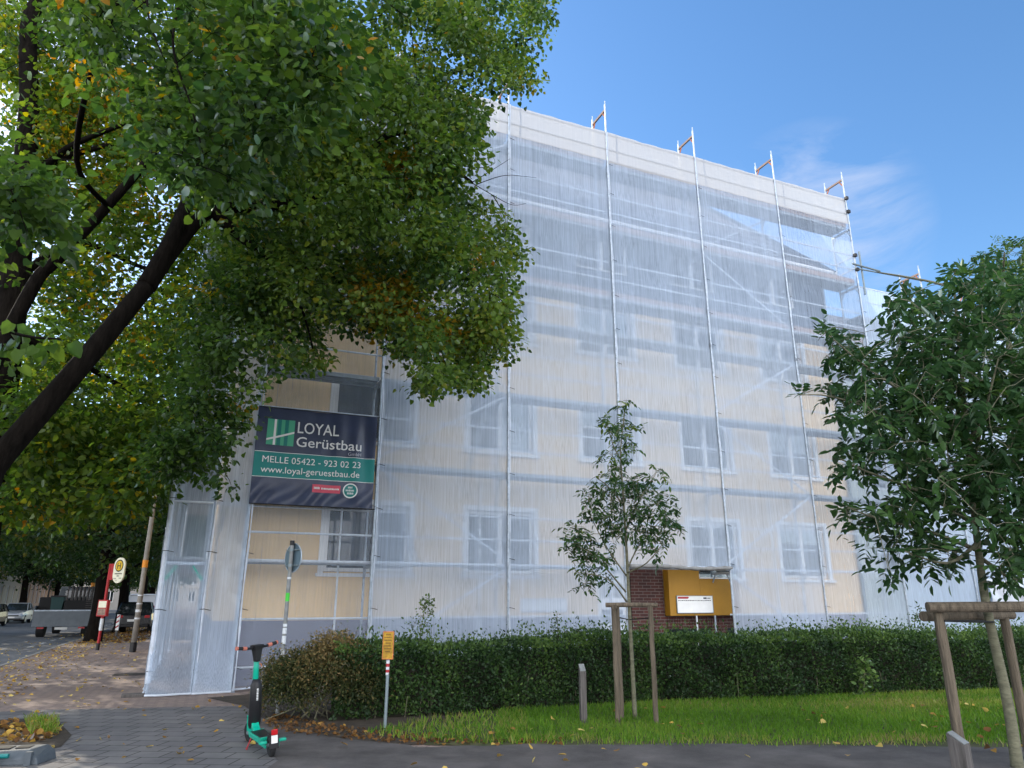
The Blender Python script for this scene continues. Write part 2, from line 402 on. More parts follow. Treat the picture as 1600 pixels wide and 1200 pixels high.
M['brick'] = brick_mat('dark_brick', (.085, .028, .022), (.05, .02, .018), (.14, .12, .11), .24, .075, .008, vertical=True, noisemix=.3)
M['yellow'] = new_mat('ochre_board', (.34, .168, .010), .55, var=.12, vscale=1.5)
M['black'] = new_mat('black_plastic', (.012, .012, .014), .45)
M['rubber'] = new_mat('rubber', (.016, .016, .017), .8, bump=.2, bscale=60)
M['teal'] = new_mat('teal_paint', (.0, .35, .235), .35, var=.08, vscale=8)
M['red'] = new_mat('red_paint', (.34, .014, .02), .4, var=.15, vscale=8)
M['redlens'] = new_mat('red_lens', (.45, .01, .015), .2)
M['orange'] = new_mat('salmon_rubber', (.50, .16, .11), .6)
M['white_plate'] = new_mat('white_plate', (.78, .78, .76), .4, var=.06, vscale=4)
M['cream'] = new_mat('cream_sign', (.70, .68, .52), .5, var=.06, vscale=6)
M['signyellow'] = new_mat('sign_yellow', (.62, .40, .02), .5)
M['signrust'] = new_mat('weathered_yellow_sign', (.42, .24, .025), .7, var=.45, vscale=14, bump=.2, bscale=50)
M['ink'] = new_mat('dark_lettering', (.03, .03, .03), .6)
M['ink_green'] = new_mat('green_black', (.02, .03, .02), .6)
M['faint'] = new_mat('faded_lettering', (.11, .06, .015), .7)
M['grey_metal'] = new_mat('grey_metal', (.20, .245, .265), .5, metal=.4, var=.15, vscale=7)
M['pole_grey'] = new_mat('grey_pole', (.22, .23, .23), .6, metal=.2, var=.3, vscale=10)
M['conc'] = new_mat('concrete_pole', (.27, .25, .22), .85, var=.3, vscale=6, bump=.2, bscale=40, stretch=(1, 1, .4))
M['signblue'] = new_mat('sign_back', (.10, .15, .19), .45, metal=.5, var=.1, vscale=5)
M['stick_green'] = new_mat('green_sticker', (.05, .5, .04), .5)
M['stick_white'] = new_mat('white_sticker', (.6, .63, .66), .5, var=.25, vscale=20)
M['bandorange'] = new_mat('orange_band', (.75, .28, .03), .6)
M['banner'] = new_mat('banner_navy', (.024, .036, .080), .38, var=.2, vscale=3, spec=.5)
M['banner_teal'] = new_mat('banner_teal', (.012, .20, .185), .5, spec=.35)
M['banner_green'] = new_mat('banner_green', (.07, .36, .22), .5)
M['banner_dk'] = new_mat('banner_dkgreen', (.01, .17, .15), .5)
M['letter'] = new_mat('banner_letter', (.74, .74, .73), .5)
M['lettergrey'] = new_mat('banner_letter_grey', (.45, .46, .50), .5)
M['pinkred'] = new_mat('banner_red', (.55, .06, .10), .5)
M['hem'] = new_mat('net_hem', (.55, .60, .68), .7, var=.15, vscale=8)
M['dullgrey'] = new_mat('dull_net_roll', (.22, .22, .215), .9, var=.3, vscale=7)
M['plastic_grey'] = new_mat('grey_plastic', (.075, .09, .105), .6, var=.2, vscale=9, bump=.15, bscale=50)
M['bluegreen'] = new_mat('teal_tube', (.0, .17, .17), .45, var=.15, vscale=9)
M['carwhite'] = new_mat('white_car_paint', (.62, .63, .65), .25, spec=.6)
M['carsilver'] = new_mat('silver_car_paint', (.42, .44, .47), .3, metal=.4)
M['carblack'] = new_mat('black_car_paint', (.012, .013, .016), .22, spec=.6)
M['glass'] = new_mat('dark_glass', (.015, .02, .022), .08, spec=.6)
M['truckgrey'] = new_mat('truck_grey', (.13, .15, .17), .55, var=.15, vscale=3)
M['chrome'] = new_mat('wheel_rim', (.45, .45, .46), .35, metal=.8)
M['lamp'] = new_mat('lamp_lens', (.7, .7, .66), .15)
M['stone1'] = new_mat('grey_house', (.27, .255, .235), .9, var=.12, vscale=.7)
M['stone2'] = new_mat('peach_house', (.52, .33, .22), .9, var=.1, vscale=.7)
M['stone3'] = new_mat('cream_house', (.48, .42, .33), .9, var=.1, vscale=.7)
M['tarp'] = new_mat('white_tarp', (.48, .51, .56), .35, var=.1, vscale=2.5, bump=.5, bscale=5)

M['net'] = net_mat('scaffold_net', .60)
M['net_thin'] = net_mat('scaffold_net_thin', .23, amp=.22)
M['net_end'] = net_mat('scaffold_net_end', .40, amp=.26)
M['net_top'] = net_mat('scaffold_net_top', .9, col=(.50, .51, .525), amp=.12)
M['net_dense'] = net_mat('scaffold_net_dense', .58, amp=.3)
M['net_mid'] = net_mat('scaffold_net_open', .42)
M['net_far'] = net_mat('scaffold_net_far', .70, amp=.35)

GREEN = (.030, .068, .016)
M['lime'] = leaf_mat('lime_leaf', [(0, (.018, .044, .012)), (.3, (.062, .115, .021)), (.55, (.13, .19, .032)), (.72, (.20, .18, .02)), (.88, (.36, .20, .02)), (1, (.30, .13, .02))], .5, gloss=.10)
M['lime_backlit'] = leaf_mat('lime_leaf_backlit', [(0, (.030, .060, .012)), (.3, (.065, .115, .018)), (.55, (.14, .18, .025)), (.72, (.24, .20, .02)), (.88, (.40, .22, .02)), (1, (.30, .13, .02))], .66, gloss=.06)  # lighter copy of the lime leaf, backlit glow put into colour and translucency
M['street_leaf'] = leaf_mat('street_leaf', [(0, (.014, .035, .010)), (.35, (.026, .058, .013)), (.65, (.055, .085, .016)), (.85, (.14, .13, .02)), (1, (.26, .15, .02))], .45)
M['ash'] = leaf_mat('ash_leaf', [(0, (.018, .047, .018)), (.4, (.038, .084, .028)), (.7, (.066, .132, .034)), (1, (.14, .19, .03))], .42, gloss=.14, rough=.4)
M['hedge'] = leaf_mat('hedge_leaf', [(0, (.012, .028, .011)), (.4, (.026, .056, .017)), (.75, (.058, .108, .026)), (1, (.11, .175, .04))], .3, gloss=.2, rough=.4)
M['drybush'] = leaf_mat('dry_leaf', [(0, (.016, .032, .011)), (.4, (.05, .06, .02)), (.75, (.17, .125, .05)), (1, (.26, .18, .08))], .3)
M['grass'] = leaf_mat('grass_blade', [(0, (.07, .15, .018)), (.5, (.15, .29, .036)), (.8, (.26, .32, .055)), (1, (.32, .27, .11))], .4, gloss=.05)
M['fallen'] = leaf_mat('fallen_leaf', [(0, (.10, .05, .022)), (.35, (.22, .11, .035)), (.65, (.48, .30, .06)), (1, (.62, .48, .16))], .15)

# ------------------------------------------------------------------ ground, road, pavement
def sheet(name, pts, z, mat):
    b = MB(); b.poly([(p[0], p[1], z) for p in pts]); o = b.build(name, mat, fix=False); return struct(o)
sheet('ground', [(-900, -900), (900, -900), (900, 900), (-900, 900)], -.14, M['earth'])
sheet('road', [st(-14.0, -60), st(-4.4, -60), st(-4.4, 400), st(-14.0, 400)], -.12, M['road'])
sheet('pavement', [st(-4.3, -60), st(60, -60), st(60, 12.8+60), st(-4.3, 400)], 0, M['clinker'])
sheet('opposite_pavement', [st(-19.0, -60), st(-14.1, -60), st(-14.1, 400), st(-19.0, 400)], 0, M['clinker'])
kb = MB()
for a0, a1 in ((-4.4, -4.28), (-14.12, -14.0)):
    for k in range(-20, 150):
        kb.box(a0, k*1.0+.006, -.14, a1, k*1.0+.994, .012)
ko = struct(kb.build('kerb', M['kerb'])); ko.rotation_euler = (0, 0, FAC_ROT)
# grey slabs in the foreground, asphalt path, lawn, planting bed
def sheet_local(name, pts, z, mat, rz=0.):
    return sheet(name, pts, z, mat)
sheet('slab_paving', [(-12, -8), (-2.35, -8), (-2.35, 8.2), (-2.75, 9.2), (-3.1, 10.3), (-3.8, 12.3), (-7.4, 11.75), (-8.1, 11.3), (-12, 7.5)], .004, M['slab'])
edge = [(x, 9.02+.08*math.sin(x*.9)+.03*math.sin(x*3.1+1)+.025*math.sin(x*7.7)+.02*random.uniform(-1, 1)) for x in np.linspace(13, -1.1, 150)]
sheet('path', [(-2.42, -8), (40, -8), (40, 9.9)]+edge+[(-1.2, 9.05), (-2.0, 9.4), (-2.8, 10.0), (-3.3, 10.7), (-3.5, 10.6), (-2.9, 9.2), (-2.42, 8.2)], .0105, M['asphalt'])
bed = sheet('planting_bed', [(-3.35, 10.72), (-2.8, 10.02), (-2.0, 9.42), (-1.2, 9.07), (.2, 9.2), (3, 12.4), (20, 16.5), (20, 22), fw(22, -.4), fw(0.5, -.4), (-5.2, 13.2), (-4.2, 12.2)], .005, M['earth'])
LAWN = [(-1.0, 9.3), (.4, 9.18), (2, 9.12), (5, 9.02), (9, 9.12), (20, 9.5), (24, 17.2), (8.8, 14.35), (5.5, 13.5), (2.2, 12.55), (.2, 11.5), (-.9, 10.7)]
sheet('lawn', [(p[0], p[1]-(.25 if p[1] < 9.6 else 0)) for p in LAWN], .0065, M['lawn'])
pit = sheet('tree_pit', [gnd(-60, 1128), gnd(85, 1122), gnd(112, 1150), gnd(95, 1168), gnd(-60, 1195)], .010, M['earth'])
b = MB()
for i in range(9):
    b.box(-.36, -.28+i*.062, 0, .36, -.28+i*.062+.04, .006)
dr = struct(b.build('drain_cover', new_mat('dark_iron', (.05, .04, .035), .7, var=.3), loc=gnd(205, 1054)+Vector((0, 0, .003)))); dr.rotation_euler = (0, 0, FAC_ROT)
b = MB()
for k in range(14, 60):
    b.box(-5.65, k*2.4, -.1165, -5.53, k*2.4+1.0, -.115)
o = struct(b.build('road_marking', M['white_line'])); o.rotation_euler = (0, 0, FAC_ROT)

# ------------------------------------------------------------------ corner building
T0, T1, EAVE = -.42, 17.06, 11.75
WOFF = 1.0
AX = [(1.63, 3.47), (4.83, 6.54), (7.92, 9.60), (11.04, 12.66), (14.13, 15.80)]
ROWS = [(2.17, 3.62), (5.05, 6.46), (7.95, 9.35), (10.45, 11.5)]
WIN = []
for r, (z0, z1) in enumerate(ROWS):
    for a, (x0, x1) in enumerate(AX):
        if r == 0 and a == 2: continue
        WIN.append((x0, x1, z0, z1, r, a))
DOOR = (8.24, 9.12, .0, 2.31)
apt = fthing('apartment_building', 'peach rendered corner apartment block with white windows behind the scaffold nets', 'building', 0, 0)
def wall_with_holes(x0, x1, z0, z1, holes, off, depth):
    b = MB(); xs = sorted({x0, x1, *[h[0] for h in holes], *[h[1] for h in holes]}); zs = sorted({z0, z1, *[h[2] for h in holes], *[h[3] for h in holes]})
    xs = [x for x in xs if x0 <= x <= x1]; zs = [z for z in zs if z0 <= z <= z1]
    for i in range(len(xs)-1):
        for j in range(len(zs)-1):
            cx = (xs[i]+xs[i+1])/2; cz = (zs[j]+zs[j+1])/2
            if any(h[0] < cx < h[1] and h[2] < cz < h[3] for h in holes): continue
            b.quad((xs[i], off, zs[j]), (xs[i+1], off, zs[j]), (xs[i+1], off, zs[j+1]), (xs[i], off, zs[j+1]))
    for h in holes:
        a, c, e, g = h[0], h[1], max(h[2], z0), min(h[3], z1)
        if g <= e: continue
        b.quad((a, off, e), (a, off+depth, e), (a, off+depth, g), (a, off, g)); b.quad((c, off, e), (c, off+depth, e), (c, off+depth, g), (c, off, g))
        b.quad((a, off, e), (c, off, e), (c, off+depth, e), (a, off+depth, e)); b.quad((a, off, g), (c, off, g), (c, off+depth, g), (a, off+depth, g))
    return b
ZP, ZG = 1.2, 9.36
H1 = [w[:4] for w in WIN]
b = wall_with_holes(T0, T1, ZP, ZG, [h for h in H1 if h[3] < 9.4]+[DOOR], WOFF, .16)
b.quad((T0, WOFF, ZP), (T0, WOFF+14, ZP), (T0, WOFF+14, ZG), (T0, WOFF, ZG)); b.quad((T1, WOFF, ZP), (T1, WOFF+12, ZP), (T1, WOFF+12, EAVE), (T1, WOFF, EAVE))
b.build('wall', M['peach'], apt, fix=False)
b = wall_with_holes(T0, T1, ZG, EAVE, [h for h in H1 if h[2] > 9.4], WOFF, .16)
b.quad((T0, WOFF, ZG), (T0, WOFF+14, ZG), (T0, WOFF+14, EAVE), (T0, WOFF, EAVE))
b.build('upper_wall', M['greywall'], apt, fix=False)['label'] = 'grey unpainted upper wall'
b = wall_with_holes(T0-.02, T1, -.1, ZP, [DOOR], WOFF-.03, .19); b.quad((T0-.02, WOFF-.03, -.1), (T0-.02, WOFF+14, -.1), (T0-.02, WOFF+14, ZP), (T0-.02, WOFF-.03, ZP))
b.quad((T0-.02, WOFF-.03, ZP), (T1, WOFF-.03, ZP), (T1, WOFF, ZP), (T0, WOFF, ZP))
b.build('plinth', M['plinth'], apt, fix=False)
MB().quad((T0+.2, WOFF+.7, 0), (T1-.2, WOFF+.7, 0), (T1-.2, WOFF+.7, EAVE), (T0+.2, WOFF+.7, EAVE)).build('dark_backing', M['room_shade'], apt, fix=False)  # no rooms modelled, a dark sheet stands in for their shade
b = MB(); RO = .35
SL = 1.2; e0, e1 = WOFF-.45, EAVE-.02
RH = 3.95; xr = T1+.12-RH/1.0
def rpt(x, o, z): return (x, o, z)
top = e1+RH*SL
b.poly([(T0-.3, e0, e1), (T1+.12, e0, e1), (xr, e0+RH, top), (T0-.3+RH, e0+RH, top)])
b.poly([(T1+.12, e0, e1), (T1+.12, WOFF+13, e1), (xr, WOFF+13-RH, top), (xr, e0+RH, top)])
b.poly([(T0-.3, e0, e1), (T0-.3+RH, e0+RH, top), (T0-.3+RH, WOFF+13-RH, top), (T0-.3, WOFF+13, e1)])
b.poly([(T0-.3+RH, e0+RH, top), (xr, e0+RH, top), (xr, WOFF+13-RH, top), (T0-.3+RH, WOFF+13-RH, top)])
b.poly([(T0-.3, e0, e1-.12), (T1+.12, e0, e1-.12), (T1+.12, WOFF+13, e1-.12), (T0-.3, WOFF+13, e1-.12)]); b.quad((T0-.3, e0, e1), (T1+.12, e0, e1), (T1+.12, e0, e1-.12), (T0-.3, e0, e1-.12)); b.quad((T1+.12, e0, e1), (T1+.12, WOFF+13, e1), (T1+.12, WOFF+13, e1-.12), (T1+.12, e0, e1-.12))
b.build('roof', M['tiles'], apt)
b = MB(); b.tube([(T1+.12, e0, e1+.03), (xr, e0+RH, top+.03)], .09, 8); b.build('hip_tiles', M['greywall'], apt)

b = MB(); b.tube([(T0-.3, WOFF-.42, EAVE+.06), (T1+.2, WOFF-.42, EAVE+.02)], .07, 8); b.build('gutter', M['white'], apt)
b = MB(); b.tube([(T1-.12, WOFF-.08, 0.2), (T1-.12, WOFF-.08, EAVE-.3)], .05, 8); b.build('downpipe', M['grey_metal'], apt)
def glass_mat():
    m = bpy.data.materials.new('window_glass'); m.use_nodes = True; n = m.node_tree.nodes; l = m.node_tree.links; n.clear()
    o = n.new("ShaderNodeOutputMaterial"); tp = n.new("ShaderNodeBsdfTransparent"); tp.inputs[0].default_value = (.72, .78, .8, 1); g = n.new("ShaderNodeBsdfGlossy"); g.inputs['Roughness'].default_value = .03
    mx = n.new("ShaderNodeMixShader"); fr = n.new("ShaderNodeFresnel"); fr.inputs[0].default_value = 1.6
    mu = n.new("ShaderNodeMath"); mu.operation = 'MULTIPLY_ADD'; mu.inputs[1].default_value = .45; mu.inputs[2].default_value = .01; mu.use_clamp = True
    l.new(fr.outputs[0], mu.inputs[0]); l.new(mu.outputs[0], mx.inputs[0]); l.new(tp.outputs[0], mx.inputs[1]); l.new(g.outputs[0], mx.inputs[2]); l.new(mx.outputs[0], o.inputs[0]); return m
M['pane'] = glass_mat()
def frame_mb(x0, x1, z0, z1, off, w, d, muls=(), bars=()):
    b = MB(); b.box(x0, off, z0, x0+w, off+d, z1).box(x1-w, off, z0, x1, off+d, z1).box(x0+w, off, z0, x1-w, off+d, z0+w).box(x0+w, off, z1-w, x1-w, off+d, z1)
    for m in muls: b.box(m-w*.7, off-.012, z0+w, m+w*.7, off+d-.012, z1-w)
    for (a, c, zz) in bars: b.box(a, off+.01, zz-w*.35, c, off+d-.01, zz+w*.35)
    return b
def window(parent, x0, x1, z0, z1, off, split=.42, blind_refl=None, bars=False, casing=True):
    wv = link('window', None, parent) if False else None
    xm = x0+(x1-x0)*split
    fr = frame_mb(x0+.01, x1-.01, z0+.01, z1-.01, off+.09, .075, .06, [xm], [(x0+.08, xm-.05, z0+(z1-z0)*.62)] if bars else []).build('window', M['white'], parent)
    MB().quad((x0+.05, off+.12, z0+.05), (x1-.05, off+.12, z0+.05), (x1-.05, off+.12, z1-.05), (x0+.05, off+.12, z1-.05)).build('pane', M['pane'], fr, fix=False)
    if casing:
        c = MB(); w = .11
        c.box(x0-w, off-.022, z0-.03, x0+.004, off+.05, z1+w).box(x1-.004, off-.022, z0-.03, x1+w, off+.05, z1+w).box(x0+.004, off-.022, z1-.004, x1-.004, off+.05, z1+w)
        c.build('window_surround', M['white'], fr)
        s = MB().box(x0-w-.04, off-.09, z0-.10, x1+w+.04, off+.06, z0-.031); s.build('sill', M['white'], fr)
    if blind_refl:
        a, c2, zz = blind_refl
        MB().box(x0+(x1-x0)*a, off+.2, zz, x0+(x1-x0)*c2, off+.215, z1-.02).build('blind_or_reflection', M['blind_refl'], fr)
    return fr
for i, (x0, x1, z0, z1, r, a) in enumerate(WIN):
    bl = None
    if (r, a) == (1, 1): bl = (.56, .98, z0+.05)
    if (r, a) == (1, 4): bl = (.05, .95, z0+.75)  # the bright reflection in this window is a white sheet behind the glass
    if (r, a) == (1, 2): bl = (.06, .4, z0+.9)
    if (r, a) == (2, 2): bl = (.05, .95, z0+.35)
    if (r, a) == (2, 4): bl = (.05, .4, z0+.7)
    if (r, a) == (0, 4): bl = (.05, .95, z0+.95)
    window(apt, x0, x1, z0, z1, WOFF, .5 if a else .6, bl, bars=(a in (2,) and r == 1), casing=r < 3)
d = MB().box(DOOR[0], WOFF+.09, -.02, DOOR[1], WOFF+.14, 2.3).build('door', M['white'], apt)
for i in range(3):
    for j in range(2):
        MB().box(DOOR[0]+.14+j*.34, WOFF+.082, .45+i*.6, DOOR[0]+.14+j*.34+.25, WOFF+.0895, .45+i*.6+.33).build('door_pane', M['glass'], d)
# brick shop front that the net leaves open
b = MB(); b.box(9.14, WOFF-.07, -.1, 13.2, WOFF-.034, .62).box(9.14, WOFF-.07, .62, 10.1, WOFF-.005, 2.34).box(10.1, WOFF-.07, .9, 13.2, WOFF-.034, 1.25).box(11.5, WOFF-.07, .62, 12.0, WOFF-.034, .9)
b.build('brick_facing', M['brick'], apt)
b = MB()
for k in range(22): b.box(10.15+k*.075, WOFF-.082, .93, 10.15+k*.075+.058, WOFF-.071, 1.16)
b.build('soldier_course', M['brick'], apt)
MB().box(10.1, WOFF-.05, .62, 11.5, WOFF-.034, .9).box(12.0, WOFF-.05, .62, 13.2, WOFF-.034, .9).build('basement_window', M['glass'], apt)
yb = fthing('fascia_board', 'ochre yellow fascia board showing through the gap in the net beside the brick pier', 'board', 10.1, WOFF-.3, 1.22)
MB().box(0, 0, 0, .95, .225, 1.12).box(.95, 0, 0, 2.18, .225, .90).build('board', M['yellow'], yb, bevel=.008)
MB().box(1.0, -.005, .93, 2.2, .04, 1.12).build('window_strip', M['pane'], yb)
MB().box(.95, -.02, .905, 2.2, .05, .93).build('sill', M['white'], yb)
ws = fthing('shop_sign', 'small white sign panel with red and grey print on the yellow board', 'sign', 10.3, WOFF-.335, 1.29)
MB().box(0, 0, 0, 1.08, .032, .40).build('panel', M['white_plate'], ws, bevel=.004)
fb = MB(); fb.box(-.012, -.004, -.012, 1.092, .03, 0).box(-.012, -.004, .40, 1.092, .03, .412).box(-.012, -.004, 0, 0, .03, .4).box(1.08, -.004, 0, 1.092, .03, .4); fb.build('frame', M['grey_metal'], ws)
MB().poly([(.02, -.003, .335), (.32, -.003, .335), (.36, -.003, .36), (.34, -.003, .385), (.02, -.003, .385)]).build('red_bar', M['red'], ws, fix=False)
b = MB()
for x0, x1, z0, z1 in ((.80, .90, .33, .37), (.92, 1.02, .34, .36)): b.quad((x0, -.003, z0), (x1, -.003, z0), (x1, -.003, z1), (x0, -.003, z1))
x = .03
while x < 1.0:
    w = random.uniform(.012, .045); b.quad((x, -.003, .285), (x+w, -.003, .285), (x+w, -.003, .302), (x, -.003, .302)); x += w+.012
b.build('small_print', M['ink'], ws, fix=False)
pq = fthing('wall_plaque', 'blank white rectangular plaque on the peach wall left of the house door', 'plaque', 6.17, WOFF-.04, 1.32)
MB().box(0, 0, 0, 1.2, .036, .32).build('plate', M['white'], pq, bevel=.006)
MB().box(.02, -.006, .02, 1.18, 0, .05).box(.02, -.006, .27, 1.18, 0, .30).build('edge_strip', M['hem'], pq)

# lower neighbouring building on the right
nb = fthing('neighbour_building', 'pale green white lower building behind the netting on the right', 'building', 17.06, WOFF+.25)
NL = 14.0; NE = 10.1
NW = [(1.2+3.1*i, 2.8+3.1*i, z0, z1) for i in range(4) for z0, z1 in ((2.1, 3.5), (4.9, 6.3), (7.6, 9.0))]
b = wall_with_holes(0.02, NL, -.1, NE, NW, 0, .16); b.quad((NL, 0, -.1), (NL, 10, -.1), (NL, 10, NE), (NL, 0, NE)); b.build('wall', M['pale'], nb, fix=False)
MB().quad((.2, .6, 0), (NL-.1, .6, 0), (NL-.1, .6, NE), (.2, .6, NE)).build('dark_backing', M['room_shade'], nb, fix=False)
b = MB(); b.loft([[(0.03, -.2, NE+.03), (NL+.3, -.2, NE+.03), (NL+.3, 10, NE+.03), (.03, 10, NE+.03)], [(0.03, 4.4, NE+3.0), (NL+.3, 4.4, NE+3.0), (NL+.3, 5.6, NE+3.0), (.03, 5.6, NE+3.0)]]); b.build('roof', M['tiles'], nb)
for q in NW: window(nb, *q, 0, .5, casing=False)

# ------------------------------------------------------------------ scaffold
DK = [2.37, 4.40, 6.30, 8.23, 9.25, 11.27, 13.28]
POLE_T = [0.0, 2.45, 5.45, 8.43, 11.47, 14.5, 17.5]
POLE_R = [20.45, 23.4, 26.4, 29.4]
scf = fthing('scaffold', 'galvanized steel facade scaffold wrapped around the corner of the peach building', 'scaffold', 0, 0)
def pole_mesh(name, h, joints):
    b = MB(); b.tube([(0, 0, .06), (0, 0, h)], .0255, 10)
    for j in joints: b.tube([(0, 0, j-.07), (0, 0, j+.07)], .034, 10)
    b.tube([(0, 0, h-.02), (0, 0, h+.12)], .016, 8); b.box(-.075, -.075, 0, .075, .075, .01); b.tube([(0, 0, .01), (0, 0, .2)], .019, 8)
    o = b.build(name, M['steel'], scf, smooth=False); me = o.data; bpy.data.objects.remove(o); return me
pm_hi = pole_mesh('standard', 15.18, [z+.02 for z in DK[:6]]+[z-.95 for z in (9.25, 11.27, 13.28)])
pm_lo = pole_mesh('standard', 12.3, [2.4, 4.4, 6.3, 8.2, 10.2])
for t in POLE_T:
    for o in (0, .73): link('standard', pm_hi, scf, (t, o, 0))
for t in POLE_R:
    for o in (0, .73): link('standard', pm_lo, scf, (t, o, 0))
for k in range(5):
    for t in (-1.37, -.66):
        if not (k == 0 and False): link('standard', pm_hi, scf, (t, k*3.0, 0))
def rail(p, q, r=.0215, name='guard_rail', mat='rail_steel'):
    return MB().tube([p, q], r, 8).build(name, M[mat], scf)
# decks (steel planks with a folded edge), bay by bay
def deck(t0, t1, o0, o1, z):
    b = MB(); w = (o1-o0-.02)/2
    for i in range(2):
        a = o0+i*(w+.02); b.box(t0+.03, a, z-.045, t1-.03, a+w, z)
        b.box(t0+.03, a, z-.085, t1-.03, a+.012, z-.045).box(t0+.03, a+w-.012, z-.085, t1-.03, a+w, z-.045)
    return b.build('deck', M['deck'], scf)
HI = POLE_T; 
for i in range(len(HI)-1):
    a, c = HI[i], HI[i+1]
    for j, z in enumerate(DK):
        if j == 0:
            deck(a, c, .36, .69, z) if i < 3 else None
        else: deck(a, c, .13, .69, z)
        if j == 0: rail((a, .125, z-.04), (c, .125, z-.04), .03, 'ledger')
        for dz in (.5, 1.0): rail((a, .125, z+dz), (c, .125, z+dz))
        if j >= 4: MB().box(a+.02, .11, z+.002, c-.02, .128, z+.15).build('toe_board', M['toe'], scf)
    if i != 3: rail((a, .125, 1.25), (c, .125, 1.25))
    rail((a, .73, .35), (c, .73, .35), .0215, 'ledger')
RR = [17.5]+POLE_R
for i in range(len(RR)-1):
    a, c = RR[i], RR[i+1]
    for z in (2.37, 4.4, 6.3, 8.23, 10.2):
        deck(a, c, .13, .69, z)
        for dz in (.5, 1.0): rail((a, .125, z+dz), (c, .125, z+dz))
# frame heads: crossbar and orange corner braces at each frame
def frame_head(t, z, mat='rust'):
    b = MB(); b.box(t-.022, .02, z-.03, t+.022, .71, z+.03); b.build('frame_head', M['steel' if mat == 'steel' else 'toe'], scf)
    MB().tube([(t, .02, z-.22), (t, .14, z-.03)], .02, 6).build('corner_brace', M[mat], scf); MB().tube([(t, .71, z-.22), (t, .59, z-.03)], .02, 6).build('corner_brace', M[mat], scf)
for t in POLE_T:
    for z in DK: frame_head(t, z-.125, 'steel')
    frame_head(t, 15.0, 'rust')
for t in POLE_R: frame_head(t, 12.12, 'rust')
# diagonal braces
for (ta, za, tb, zb) in ((2.45, .45, 5.45, 2.25), (5.45, 2.42, 2.45, 4.35), (2.45, 4.5, 5.45, 6.2), (5.45, 6.4, 2.45, 8.2),
                         (11.47, 2.25, 14.5, .4), (14.5, 4.3, 11.47, 2.45), (11.47, 6.15, 14.5, 4.4), (11.47, 6.4, 14.5, 8.15),
                         (14.5, 9.3, 11.47, 11.2), (14.5, 13.15, 11.47, 11.4), (5.45, 13.1, 2.45, 11.4), (2.45, 9.4, 5.45, 11.2)):
    o_ = .79 if (ta, za) == (14.5, 13.15) else .125
    rail((ta, o_, za), (tb, o_, zb), .024, 'diagonal_brace')
# posts half way, small brackets below the lowest deck
for t in (5.05, 10.9, 13.6, 1.9):
    rail((t, .73, .1), (t, .73, 4.3), .022, 'standard')
b = MB()
def ladder(p, q, w=.3):
    p = Vector(p); q = Vector(q); b = MB(); s = Vector((0, w/2, 0))
    b.tube([p-s, q-s], .018, 6).tube([p+s, q+s], .018, 6); n = int((q-p).length/.28)
    for i in range(1, n): c = p.lerp(q, i/n); b.tube([c-s, c+s], .012, 6)
    return b.build('ladder', M['steel'], scf)
ladder((3.5, .45, 2.37), (2.75, .45, 4.35)); ladder((4.6, .45, 4.4), (5.2, .45, 6.25))
# street side of the scaffold
for k in range(4):
    for z in DK:
        deck_o = MB().box(-1.33, k*3+.03, z-.05, -.7, k*3+2.97, z).build('deck', M['deck'], scf)
        for dz in (.5, 1.0): rail((-1.415, k*3, z+dz), (-1.415, k*3+3, z+dz))
for z in DK:
    MB().box(-1.35, -.022, z-.155, -.68, .022, z-.095).build('frame_head', M['steel'], scf)
    rail((-.66, .02, z+1.0), (0, .02, z+1.0)); rail((-1.37, -.03, z+1.0), (-.66, -.03, z+1.0))
for x_, y_ in ((-1.33, -1.15), (-.7, -.88)): MB().tube([(x_, 0, 1.95), (y_, 0, 2.2)], .03, 6).build('corner_brace', M['teal'], scf)['label'] = 'teal corner brace'
MB().tube([(-1.37, 0, .2), (-1.37, 0, 4.2)], .05, 8).build('pole_sleeve', M['hem'], scf)
MB().box(-1.75, -.16, .0, -1.05, .10, .05).build('sole_board', M['greywood'], scf, bevel=.006)
# the odd tubes past the right end of the tall part
rail((17.75, 0, 10.9), (17.75, 0, 12.4), .03, 'tube_stub', 'grey_metal'); rail((17.3, -.06, 11.86), (18.5, -.06, 11.82), .03, 'tube_stub', 'grey_metal')
rail((17.4, -.05, 11.72), (20.5, -.05, 11.85), .024, 'guard_rail', 'grey_metal')
for z in (13.78, 14.28, 12.2, 11.77): rail((17.5, -.04, z), (17.5, .77, z), .0215)
b = MB()
for z in (14.28, 13.78, 12.2, 11.7): b.box(17.45, -.09, z-.05, 17.55, -.0, z+.05)
b.build('coupler', M['black'], scf)

